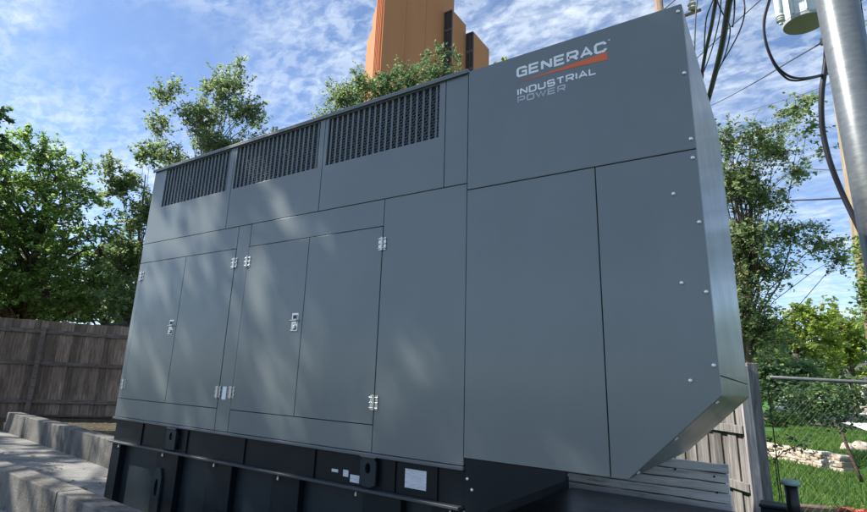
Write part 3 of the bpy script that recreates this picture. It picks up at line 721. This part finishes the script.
bush('vine_shoot', 'thin shoots with small dark leaves crossing the stone wall', (1.9, 4.0, 0), pts, 150, .045, (.05, .03, .02), 'leaf_dark', 8, 'vine')
pts = [atD(800+rg.uniform(-30, 25), 418+rg.uniform(-4, 8), 24) for _ in range(14)]
bush('lawn_shrub', 'low green shrubs at the far edge of the upper lawn', foot(800, 24, .33), pts, 1400, .16, (.3, .3, .12), 'leaf_mid', 9)
# flowers
p = atZ(851, 510, .30); rg = np.random.default_rng(12)
fp = empty('flowering_plant', (p[0], p[1], 0)); tag(fp, 'clump of pinkish red flowers at the bottom right corner', 'flowers')
vl = []; leaves(vl, np.array([[p[0], p[1], .2]]), 400, .07, (.12, .1, .06), rg); leafmesh('foliage', vl, M['leaf_mid'], fp)
vl = []; leaves(vl, np.array([[p[0]+rg.uniform(-.13, .13), p[1]+rg.uniform(-.08, .08), .29] for _ in range(10)]), 420, .045, (.025, .025, .012), rg); leafmesh('blossoms', vl, M['pink'], fp)
# stone wall
s0, s1 = np.array([1.25, 14.85]), np.array([2.80, 12.80]); sd = (s1-s0)/np.linalg.norm(s1-s0); sn = np.array([-sd[1], sd[0]])
w = MB(); rg = np.random.default_rng(3)
for row in range(6):
    t = -5.0+.1*row
    while t < 2.57:
        l = rg.uniform(.06, .24); l = min(l, 2.6-t); h = .062
        c = s0+sd*(t+l/2)+sn*rg.uniform(-.02, .02)
        rot = rg.uniform(-.06, .06); ax = np.array([sd[0], sd[1], rot]); ax /= np.linalg.norm(ax)
        w.obox((*c, .04+row*h+rg.uniform(-.008, .008)), ax, (*sn, 0), (0, 0, 1), l/2+.004, .15+rg.uniform(-.03, .01), h/2+rg.uniform(-.004, .010)); t += l
tag(w.build('stone_wall', M['stone'], None, .02, seg=2), 'low dry stone wall crossing the green lawn beyond the chain link fence', 'wall')
for i, (u, v_, r, lb) in enumerate(((852, 462, .20, 'rounded tan boulder at the right end of the stone wall'), (861, 450, .26, 'larger pale boulder at the right edge above the stone wall'), (847, 448, .15, 'small boulder sitting behind the end of the stone wall'))):
    p = atD(u, v_, 13.3); w = MB(); prof = []
    for a in range(9):
        ph = -math.pi/2+math.pi*a/8; prof.append((r*max(.02, math.cos(ph))*rg.uniform(.85, 1.1), r*.75*math.sin(ph)))
    w.lathe(p, prof, 12); w.v = [tuple(np.array(q)+rg.normal(0, .1*r, 3)) for q in w.v]
    o = w.build('boulder', M['stone'], None, 0, True); tag(o, lb, 'boulder', 'boulders by the stone wall')
# leaning stake and dark tub
a, b2 = atD(843, 436, 9.5), atD(857, 470, 9.3)
w = MB(); w.tube([a+(a-b2)*.3, a, b2, b2+(b2-a)*.35], [.02, .025, .03, .03], 8); tag(w.build('leaning_stake', M['tie'], smooth=True), 'thin dark stake leaning in the lawn before the boulders', 'stake')
# grass tufts
rg = np.random.default_rng(77); n = 42000
gxp = rg.uniform(.3, 4.6, n); gyp = 4.2+rg.random(n)**1.1*22; X0 = np.stack([gxp+(gyp-4)*.07, gyp], 1)
zz = np.array([th(x, y) for x, y in X0]); hgt = rg.uniform(.03, .09, n)*(1+gyp/22); an = rg.uniform(0, 6.28, n); wd = .006*(1+gyp/7)
lean_ = rg.normal(0, .5, (n, 2))*hgt[:, None]
p0 = np.stack([X0[:, 0]-np.cos(an)*wd, X0[:, 1]-np.sin(an)*wd, zz], 1); p1 = np.stack([X0[:, 0]+np.cos(an)*wd, X0[:, 1]+np.sin(an)*wd, zz], 1)
tpv = np.stack([X0[:, 0]+lean_[:, 0], X0[:, 1]+lean_[:, 1], zz+hgt], 1)
vv = np.stack([p0, p1, tpv+np.array([.001, 0, 0]), tpv-np.array([.001, 0, 0])], 1).reshape(-1, 3)
tag(leafmesh('grass', [vv], M['grass']), 'short bright green grass blades on the lawn', 'grass', kind='stuff')
# fallen leaves on the soil and pad
rg = np.random.default_rng(78); n = 900; fx = rg.uniform(-12, -4, n); fy = np.where(rg.random(n) < .8, 2.1+rg.random(n)*2.5, -.2+rg.random(n)*1.2)
fz = np.where(fy > 2, .292, .127); vl = []
v0 = np.stack([fx, fy, fz], 1); a = rg.uniform(0, 6.28, n); s = rg.uniform(.02, .05, n)
A_ = np.stack([np.cos(a), np.sin(a), 0*a], 1)*s[:, None]; B_ = np.stack([-np.sin(a), np.cos(a), .2+0*a], 1)*s[:, None]*.5
M['dry'] = newmat('dry_leaf', (.2, .13, .06), .8)
tag(leafmesh('leaf_litter', [np.stack([v0-A_, v0+B_, v0+A_+[0, 0, .006], v0-B_*[1, 1, 0]], 1).reshape(-1, 3)], M['dry']), 'scattered dry leaves on soil and concrete', 'leaves', kind='stuff')

# tree overhead at the front left, outside the picture: it throws the dappled shade
SUN = np.array([-.60, -.36, .71]); SUN /= np.linalg.norm(SUN)
shade_c = [np.array([x, 0, z])+SUN*dist for x, z, dist in ((-3.6, 1.6, 14), (-2.2, 1.6, 13), (-.9, 1.8, 13.5), (.6, 2.0, 13), (-2.8, 3.5, 13), (-.6, 3.6, 13.5), (.4, 2.8, 12), (1.4, 3.4, 13), (-5.5, .3, 12), (-8.5, .6, 12), (-11.5, 2.0, 12), (1.6, 1.0, 13), (1.2, 2.2, 12), (-6.5, 2.6, 12), (-10, 3.5, 12), (-13, .5, 12))]
tree('overhanging_tree', 'broad tree left of the view whose crown throws dappled light on the generator doors', (-9.0, -6.8, 0),
     [(c, (1.7, 1.7, 1.2)) for c in shade_c], 18000, .17, 'leaf_mid', 21, .3, clumps=230, spread=.38, shell=.1, sub=2,
     weights=[.30 if c[0]+6*0 < -7.2 else .9 for c in shade_c])

# ------------------------------------------------------------------ tower
tw = empty('office_tower', (-40.8, 60, 0)); tag(tw, 'tall terracotta orange office tower in stepped blocks with dark window strips behind the trees', 'building')
xa, ya, yb = -40.847, 50.211, 67.163
def pv(u, v_, y): q = atY(u, v_, y); return (q[0], q[1])
pA = (xa, ya); pL = pv(377, 0, ya+15); pB = (xa, yb)
w = MB(); w.zprism([pA, pB, (xa-1.5, yb+6), (pL[0]-1, pL[1]+6), pL], 0, 84); w.build('block', M['terracotta'], tw)
w = MB()
for yy in (ya+5.6, ya+11.2): w.box(xa+.001, xa+.018, yy, yy+.06, 0, 84)
w.build('panel_joints', newmat('joint', (.36, .14, .07), .9), tw)
ZA = 64.7; ZB2 = 62.9; xb, yc = -39.27, 72.303; xc2, ydd = -37.824, 78.8
w = MB(); w.box(xa-1.0, xb, yb+.35, yc, 0, ZA); w.build('block', M['terracotta'], tw)
w = MB(); w.box(xa-1.0, xc2, yc+.35, ydd, 0, ZB2); w.build('block', M['terracotta'], tw)
for (x0, x1, y, zt) in ((xa+.01, xb-.01, yb, ZA), (xb+.01, xc2-.01, yc, ZB2)):
    w = MB(); w.box(x0, x1, y+.15, y+.34, 0, zt-.2); wf = w.build('window_strip', M['tower_glass'], tw)
    w = MB()
    for zz in np.arange(zt % 3.6, zt, 3.6): w.box(x0+.02, x1-.02, y+.06, y+.145, zz-.5, zz+.0)
    for xx in (x0+.02, (x0+x1)/2, x1-.10): w.box(xx, xx+.07, y+.075, y+.14, 0, zt-.3)
    w.build('spandrels', M['spandrel'], wf)
    w = MB(); w.box(x0, x1, y+.0, y+.4, zt-.25, zt); w.build('parapet', M['spandrel'], wf)
# ribbed, sunlit flank: fins standing off the raking left face, then two lower blocks behind it
fdv = np.array(pL)-np.array(pA); fl_ = np.linalg.norm(fdv); fdv /= fl_; fn = np.array([fdv[1], -fdv[0]])
if fn @ np.array([-1, -1]) < 0: fn = -fn
for k in range(5):
    c = np.array(pA)+fdv*(1.2+3.2*k)+fn*.14
    w = MB(); w.obox((*c, 41.9), (*fdv, 0), (*fn, 0), (0, 0, 1), .35, .135, 41.9); w.build('fin', M['terracotta'], tw)
prev = np.array(pL)
for (u, v_, dy) in ((373, 17, 3.5), (367, 43, 8), (361.5, 84, 13)):
    q = atY(u, v_, ya+15+dy); w = MB(); p2 = (q[0], q[1])
    w.zprism([tuple(prev+np.array([.01, .35])), (prev[0]+3, prev[1]+6), (p2[0]+3, p2[1]+6), p2], 0, q[2]); w.build('block', M['terracotta'], tw); prev = np.array(p2)

# ------------------------------------------------------------------ houses glimpsed
def house(label, c, wx, wy, h, rh, mat, rot=0):
    hs = empty('distant_house', c); tag(hs, label, 'house')
    w = MB(); x, y, z = c
    w.box(x-wx/2, x+wx/2, y-wy/2, y+wy/2, z-.5, z+h); w.build('wall', mat, hs)
    w = MB(); w.add([(x-wx/2-.3, y-wy/2-.3, z+h+.003), (x+wx/2+.3, y-wy/2-.3, z+h+.003), (x+wx/2+.3, y+wy/2+.3, z+h+.003), (x-wx/2-.3, y+wy/2+.3, z+h+.003), (x-wx/2-.3, y, z+h+rh), (x+wx/2+.3, y, z+h+rh)],
        [(0, 1, 5, 4), (2, 3, 4, 5), (0, 4, 3), (1, 2, 5), (3, 2, 1, 0)]); w.build('roof', M['roof'], hs)
    for k in range(3):
        xx = x-wx*.32+k*wx*.32; w = MB(); w.box(xx-.55, xx+.55, y-wy/2-.06, y-wy/2-.003, z+h*.4, z+h*.8); wf = w.build('window', M['siding'], hs)
        w = MB(); w.box(xx-.45, xx+.45, y-wy/2-.075, y-wy/2-.062, z+h*.4+.08, z+h*.8-.08); w.build('pane', M['glass_dark'], wf)
    return hs
p = atD(101, 322, 14.6); house('white sided shed showing just above the top of the brown fence', (p[0]-.3, p[1]+1.2, .28), 1.7, 1.5, p[2]-.45, .35, M['siding'])
p = atD(866, 392, 62); house('beige sided house glimpsed at the right edge behind the trees', (p[0]+2.5, p[1], -.5), 8, 7, 4.6, 2, M['beige'])

# ------------------------------------------------------------------ cars
def car(label, loc, rz, paint_, group='cars parked along the street'):
    c = bpy.data.objects.new('parked_car', None); COL.objects.link(c); tag(c, label, 'car', group)
    def pb(mb, name, mat, par=c, bevel=.03):
        o = mb.build(name, mat, None, bevel, seg=2); o.parent = par; return o
    w = MB(); w.prism([(-2.2, .35), (-1.75, .22), (1.75, .22), (2.2, .32), (2.25, .62), (2.1, .82), (1.2, .95), (-1.9, 1.0), (-2.25, .85)], -.88, .88); pb(w, 'body', paint_, bevel=.06)
    w = MB(); w.add([(-1.85, -.80, .98), (1.15, -.80, .93), (1.15, .80, .93), (-1.85, .80, .98), (-1.5, -.62, 1.42), (.35, -.62, 1.42), (.35, .62, 1.42), (-1.5, .62, 1.42)],
        [(3, 2, 1, 0), (4, 5, 6, 7), (0, 1, 5, 4), (1, 2, 6, 5), (2, 3, 7, 6), (3, 0, 4, 7)]); pb(w, 'windows', M['glass_dark'], bevel=.02)
    w = MB(); w.box(-1.52, .38, -.64, .64, 1.415, 1.47); pb(w, 'roof', paint_, bevel=.02)
    for x in (-1.4, 1.4):
        for s in (-1, 1):
            w = MB(); w.tube([(x, s*.70, .32), (x, s*.90, .32)], .32, 18); t = pb(w, 'wheel', M['tyre'], bevel=.02)
            w = MB(); w.tube([(x, s*.895, .32), (x, s*.912, .32)], .19, 12); pb(w, 'rim', M['chrome'], t, 0)
    for s in (-1, 1):
        w = MB(); w.box(2.08, 2.235, s*.62-.16, s*.62+.16, .62, .76); pb(w, 'headlight', M['white'], bevel=.02)
    c.location = [float(a) for a in loc]; c.rotation_euler = (0, 0, rz); return c
p = atD(793, 405, 90); car('small distant white car between the tree trunks', (p[0], p[1], p[2]-1.25), math.radians(35), M['car_white'])
p = atD(831, 419, 48); car('dark blue car half hidden by shrubs, left of the white one', (p[0], p[1], p[2]-1.0), math.radians(-60), M['car_dark'])
p = atD(862, 424, 33); car('nearest white car at the right edge beyond the boulders', (p[0], p[1], p[2]-.85), math.radians(-100), M['car_white'])
# little flag
p = atD(776, 411, 33); fg = empty('garden_flag', (p[0], p[1], .3)); tag(fg, 'small red and white flag beyond the chain link fence, left of the dark trunk', 'flag')
w = MB(); w.tube([(p[0]+.12, p[1], .3), (p[0]+.12, p[1], p[2]+.7)], .02, 8); w.build('pole', M['galv'], fg)
for k, (mk, x0) in enumerate((('white', -.26), ('red', -.14), ('white', -.03), ('navy', .03))):
    w = MB(); w.obox((p[0]+x0+.03, p[1]+.02*(-1)**k, p[2]-.05*k), (.97, .24, 0), (-.24, .97, 0), (0, 0, 1), .055, .006, .36); w.build('cloth', M[mk], fg)

# ------------------------------------------------------------------ poles, transformer, cables
def lean_line(pa, pb, y):
    a, b = atY(*pa, y), atY(*pb, y); d = (b-a)/(b[2]-a[2]); return lambda z: a+d*(z-a[2])
ln1 = lean_line((836.5, 0), (876.5, 200), 2.15); x, y = ln1(0)[:2]
sp2 = empty('steel_pole', (x, y, 0)); tag(sp2, 'thick shiny galvanised steel pole at the right edge', 'pole')
w = MB(); w.tube([ln1(0), ln1(3), ln1(9)], [.150, .144, .135], 40); w.build('shaft', M['galv'], sp2, smooth=True)
w = MB(); w.obox((x, y, .02), (1, 0, 0), (0, 1, 0), (0, 0, 1), .24, .24, .02); w.build('base_plate', M['galv'], sp2, .005)
ln2 = lean_line((849.5, 100), (877.5, 288), 4.7); x, y = ln2(0)[:2]
up = empty('utility_pole', (x, y, 0)); tag(up, 'tan wooden utility pole just behind the steel pole', 'pole')
w = MB(); w.tube([ln2(0), ln2(4), ln2(11)], [.165, .155, .13], 24); w.build('shaft', M['pole_wood'], up, smooth=True)
x, y = ln2(7)[:2]
w = MB(); w.box(x-.9, x+.9, y-.2, y-.121, 9.2, 9.33); w.build('crossarm', M['brown_pole'], up, .005)
for k, (u, v_, s_) in enumerate(((852, 175, .05), (862, 240, .06), (864, 262, .07), (866, 285, .07))):
    pass
rg = np.random.default_rng(19)
pts = [atY(u_, v2, 4.5) for u_, v2 in [(rg.uniform(0, 9)+855+.15*(v3-232), v3) for v3 in rg.uniform(236, 350, 60)]]
pts += [np.array([x+.10+rg.uniform(0, .12), y-.12, rg.uniform(5.2, 7.0)]) for _ in range(14)]
bush('ivy_vine', 'ivy with small leaves climbing the tan wooden pole', (ln2(0)[0], ln2(0)[1]-.17, 0), pts, 1500, .05, (.045, .04, .07), 'leaf_mid', 15, 'vine')
# transformer
tb = atD(805, 23.5, 6.4); tr_ = .215
tx = empty('pole_transformer', tb); tag(tx, 'pale grey cylindrical transformer hanging at the top right beside the steel pole', 'transformer')
w = MB(); w.lathe(tb, [(tr_*.97, .03), (tr_, .04), (tr_, .55), (tr_*1.04, .56), (tr_*1.04, .59), (tr_, .60), (tr_, 1.0), (tr_*.8, 1.08)], 36); w.build('can', M['tx'], tx, smooth=False).modifiers.new('e', 'EDGE_SPLIT')
w = MB(); w.lathe(tb, [(tr_*.985, -.005), (tr_*1.0, .0), (tr_*1.0, .028)], 36); w.build('bottom_plate', M['tx_dark'], tx)
for k in (-.5, .1, .75):
    an = -math.pi/2+k; w = MB(); w.tube([(tb[0]+(tr_+.012)*math.cos(an), tb[1]+(tr_+.012)*math.sin(an), tb[2]+.05), (tb[0]+(tr_+.012)*math.cos(an), tb[1]+(tr_+.012)*math.sin(an), tb[2]+.95)], .012, 6); w.build('cooling_rib', M['tx'], tx)
for hz_ in (.3, .8):
    w = MB(); w.tube([(tb[0]+.1, tb[1]+.05, tb[2]+hz_), (x-.05, y, tb[2]+hz_+.02)], .04, 8); w.build('bracket', M['galv'], tx)
la = atD(781, 22, 6.3)
w = MB(); w.lathe(la, [(.02, -.03), (.022, 0), (.045, .01), (.03, .03), (.045, .04), (.03, .06), (.045, .07), (.036, .10), (.042, .14), (.042, .55), (.03, .6)], 18); w.build('arrester', M['tx'], tx)
w = MB(); w.box(la[0]-.02, tb[0]-.1, la[1]-.015, la[1]+.015, la[2]+.38, la[2]+.42); w.build('arrester_bracket', M['galv'], tx)

def path(pts): return [atD(*p) for p in pts]
def smooth(pts, n=5):
    pts = [np.array(p) for p in pts]; P_ = [2*pts[0]-pts[1]]+pts+[2*pts[-1]-pts[-2]]; out = []
    for i in range(1, len(P_)-2):
        for k in range(n):
            t = k/n; a, b, c, d = P_[i-1:i+3]
            out.append(.5*((2*b)+(c-a)*t+(2*a-5*b+4*c-d)*t*t+(3*b-a-3*c+d)*t**3))
    out.append(pts[-1]); return out
def cable(name, label, pts, r, cat='cable', mat='cable', group=None, n=6):
    w = MB(); w.tube(smooth(path(pts)), r, 8); return tag(w.build(name, M[mat], smooth=True), label, cat, group)
cable('drop_cable', 'black cable looping down from the transformer and back to the pole', [(776, -30, 6.0), (769, -2, 6.0), (764, 20, 6.0), (766, 42, 6.0), (774, 62, 6.0), (784, 73, 6.0), (796, 78, 6.0), (812, 77, 6.1), (833, 72, 6.3), (850, 70, 6.4)], .013, group='transformer leads')
cable('drop_cable', 'second black cable hanging slightly lower in the transformer loop', [(778, -30, 6.1), (770.5, -2, 6.1), (764.8, 20, 6.1), (765.5, 42, 6.1), (774, 64, 6.1), (785, 77, 6.1), (794, 80.5, 6.1), (808, 79, 6.1), (833, 73, 6.3), (852, 70, 6.4)], .011, group='transformer leads')
cable('down_cable', 'thick dark cable hanging in a long curve from the insulator beside the steel pole', [(827, 42, 6.2), (825.5, 65, 6.2), (822, 90, 6.2), (821.5, 115, 6.2), (824, 138, 6.2), (831, 165, 6.15), (843, 195, 6.1), (856, 222, 6.0), (870, 250, 5.9), (885, 280, 5.8)], .028)
ins = atD(823.5, 41, 6.2); w = MB(); w.lathe((ins[0], ins[1], ins[2]-.05), [(.015, 0), (.035, .01), (.02, .03), (.04, .045), (.02, .06), (.035, .08), (.01, .1)], 12)
w.tube([ins, ins+np.array([.25, .1, 0])], .012, 6)
tag(w.build('wire_insulator', M['porcelain']), 'small insulator where the thin wire meets the steel pole', 'insulator')
cable('overhead_wire', 'thin wire sloping down left from the small insulator across the sky', [(823, 42, 6.2), (790, 61, 8), (752, 84, 11), (714, 104, 15), (690, 112, 19)], .011, 'wire', 'wire', 'thin overhead wires')
cable('overhead_wire', 'thin diagonal wire crossing the dark cable bundle', [(770, -12, 16), (757, 3, 16), (728, 29, 18), (697, 58, 20), (670, 82, 22)], .018, 'wire', 'wire', 'thin overhead wires')
cable('overhead_wire', 'upper thin wire crossing the drooping branches on the right', [(900, 163, 12), (836, 170, 16), (785, 166, 20), (740, 160, 26)], .016, 'wire', 'wire', 'thin overhead wires')
cable('overhead_wire', 'lower dark wire crossing the drooping branches on the right', [(900, 196, 12), (850, 198, 15), (785, 200.5, 20), (730, 200, 26)], .026, 'wire', 'cable', 'thin overhead wires')
cable('overhead_wire', 'thin wire passing behind the transformer leads to the steel pole', [(870, 47, 9), (835, 80, 11), (800, 95, 14), (745, 112, 20)], .008, 'wire', 'wire', 'thin overhead wires')
bg = 'cables hanging right of the generator top'
cable('service_cable', 'thickest dark cable running down behind the generator corner', [(738, -40, 8), (729.5, 0, 9), (722, 45, 10.5), (713, 82, 12), (706, 108, 13), (700, 135, 14)], .055, group=bg)
cable('service_cable', 'dark cable bundle left of the thickest cable', [(721, -30, 9), (716, 0, 9.5), (711, 28, 10.5), (705, 55, 11.5), (701, 80, 12), (697, 110, 13)], .035, group=bg)
cable('service_cable', 'thin cable bowing left of the cable bundle', [(718, -15, 9.5), (713, 0, 9.5), (706.5, 18, 9.7), (704.5, 42, 10), (704, 60, 10.4), (703, 78, 11)], .012, group=bg)
cable('service_cable', 'thin cable between the bundle and the thickest cable', [(724, -20, 9.5), (721, 0, 9.5), (720, 15, 9.7), (715, 38, 10), (709, 58, 10.4), (702, 76, 11)], .010, group=bg)
cable('service_cable', 'thin cable bowing widest to the right of the thickest cable', [(740, -20, 9), (744, 0, 9), (744.5, 14, 9), (740, 30, 9.3), (731, 48, 9.7), (722, 63, 10), (716, 76, 10.3), (711, 95, 11)], .011, group=bg)
cable('service_cable', 'short cable crossing in front of the thickest cable', [(714, -10, 8.8), (720, 8, 8.8), (727, 20, 9), (730, 27, 9), (729, 40, 9.2), (724, 58, 9.6), (716, 75, 10)], .010, group=bg)
cable('service_cable', 'thin straight cable right of the thickest cable', [(733, -20, 9), (734.5, 0, 9), (734, 15, 9), (732.5, 27, 9)], .014, group=bg)
# pole far behind the generator with a crossarm
bp = atD(658.5, 0, 25)
bq = empty('distant_pole', (bp[0], bp[1], 0)); tag(bq, 'brown utility pole rising behind the top corner of the generator', 'pole')
w = MB(); w.tube([(bp[0], bp[1], 0), (bp[0], bp[1], 23)], [.22, .17], 16); w.build('shaft', M['brown_pole'], bq, smooth=True)
am = atD(701, 9.5, 24.6); a0 = atD(662, 24, 25.2); w = MB(); w.tube([a0, am], .075, 6); w.build('crossarm', M['brown_pole'], bq)
ip = atD(692.5, 8, 24.7); w = MB(); w.lathe((ip[0], ip[1], ip[2]-.1), [(.10, 0), (.19, .08), (.12, .2), (.2, .28), (.1, .42), (.08, .6), (.15, .75), (.05, .9)], 12); w.build('insulator', M['porcelain'], bq)
cable('overhead_wire', 'thin wire dropping from the far crossarm behind the generator corner', [(698, -10, 24), (695.5, 20, 24), (694, 60, 24), (690, 90, 24)], .03, 'wire', 'wire', 'thin overhead wires')
cable('overhead_wire', 'thin wire sloping past the brown pole at the top', [(690, -14, 22), (676, -1, 23), (664, 9, 24), (650, 18, 25)], .025, 'wire', 'wire', 'thin overhead wires')

# ------------------------------------------------------------------ light
sl = bpy.data.lights.new('sun', 'SUN'); sl.energy = 4.9; sl.angle = math.radians(.6); sl.color = (1, .95, .86)
so = bpy.data.objects.new('sun', sl); COL.objects.link(so); so.rotation_euler = Vector(SUN).to_track_quat('Z', 'Y').to_euler(); so.location = (0, 0, 30)
wd_ = bpy.data.worlds.new('World'); S.world = wd_; wd_.use_nodes = True
N = wd_.node_tree.nodes; L = wd_.node_tree.links; N.clear()
out = N.new('ShaderNodeOutputWorld'); bgn = N.new('ShaderNodeBackground'); bgn.inputs['Strength'].default_value = .13
sky = N.new('ShaderNodeTexSky'); sky.sky_type = 'NISHITA'; sky.sun_disc = False
sky.sun_elevation = math.asin(SUN[2]); sky.sun_rotation = math.atan2(SUN[0], SUN[1]); sky.air_density = .8; sky.dust_density = .3; sky.ozone_density = 4.0
tc = N.new('ShaderNodeTexCoord'); sx = N.new('ShaderNodeSeparateXYZ'); L.new(tc.outputs['Generated'], sx.inputs[0])
def mth(op, a, b=None, clamp=False):
    q = N.new('ShaderNodeMath'); q.operation = op; q.use_clamp = clamp
    for i, v_ in enumerate((a, b)):
        if v_ is None: continue
        if hasattr(v_, 'links'): L.new(v_, q.inputs[i])
        else: q.inputs[i].default_value = v_
    return q.outputs[0]
zc = mth('ADD', mth('MAXIMUM', sx.outputs[2], 0.), .16)
cx, cy = mth('DIVIDE', sx.outputs[0], zc), mth('DIVIDE', sx.outputs[1], zc)
cb = N.new('ShaderNodeCombineXYZ'); L.new(cx, cb.inputs[0]); L.new(cy, cb.inputs[1])
def wn(scale, det, rough, dist, mp_scale=(1, 1, 1), rot=0, off=(0, 0, 0)):
    mp = N.new('ShaderNodeMapping'); mp.inputs['Scale'].default_value = mp_scale; mp.inputs['Rotation'].default_value = (0, 0, rot); mp.inputs['Location'].default_value = off
    L.new(cb.outputs[0], mp.inputs['Vector']); q = N.new('ShaderNodeTexNoise'); q.inputs['Scale'].default_value = scale; q.inputs['Detail'].default_value = det
    q.inputs['Roughness'].default_value = rough; q.inputs['Distortion'].default_value = dist; L.new(mp.outputs[0], q.inputs['Vector']); return q.outputs['Fac']
def wr(f, a, b):
    q = N.new('ShaderNodeMapRange'); q.interpolation_type = 'SMOOTHSTEP'; q.inputs[1].default_value = a; q.inputs[2].default_value = b; L.new(f, q.inputs[0]); return q.outputs[0]
big = wr(wn(1.3, 4, .55, .3, (1, 1.5, 1), .6, (2.3, 1.1, 0)), .30, .60)
fine = wr(wn(21, 5, .6, .35, (1, 1.35, 1), .5), .38, .64)
veil = wr(wn(3.4, 7, .62, .8, (1, 2.2, 1), .8), .38, .85)
cl = mth('MULTIPLY', big, mth('ADD', mth('MULTIPLY', fine, .36), mth('MULTIPLY', veil, .70)))
cl = mth('ADD', cl, .03); cl = mth('MINIMUM', cl, .93)
mixn = N.new('ShaderNodeMix'); mixn.data_type = 'RGBA'; L.new(cl, mixn.inputs[0]); L.new(sky.outputs[0], mixn.inputs[6]); mixn.inputs[7].default_value = (4.6, 5.1, 5.7, 1)
L.new(mixn.outputs[2], bgn.inputs['Color']); L.new(bgn.outputs[0], out.inputs['Surface'])

S.view_settings.view_transform = 'Standard'; S.view_settings.look = 'None'; S.view_settings.gamma = 1; S.view_settings.exposure = .8
S.view_settings.use_curve_mapping = False
S.cycles.max_bounces = 6; S.cycles.transparent_max_bounces = 6
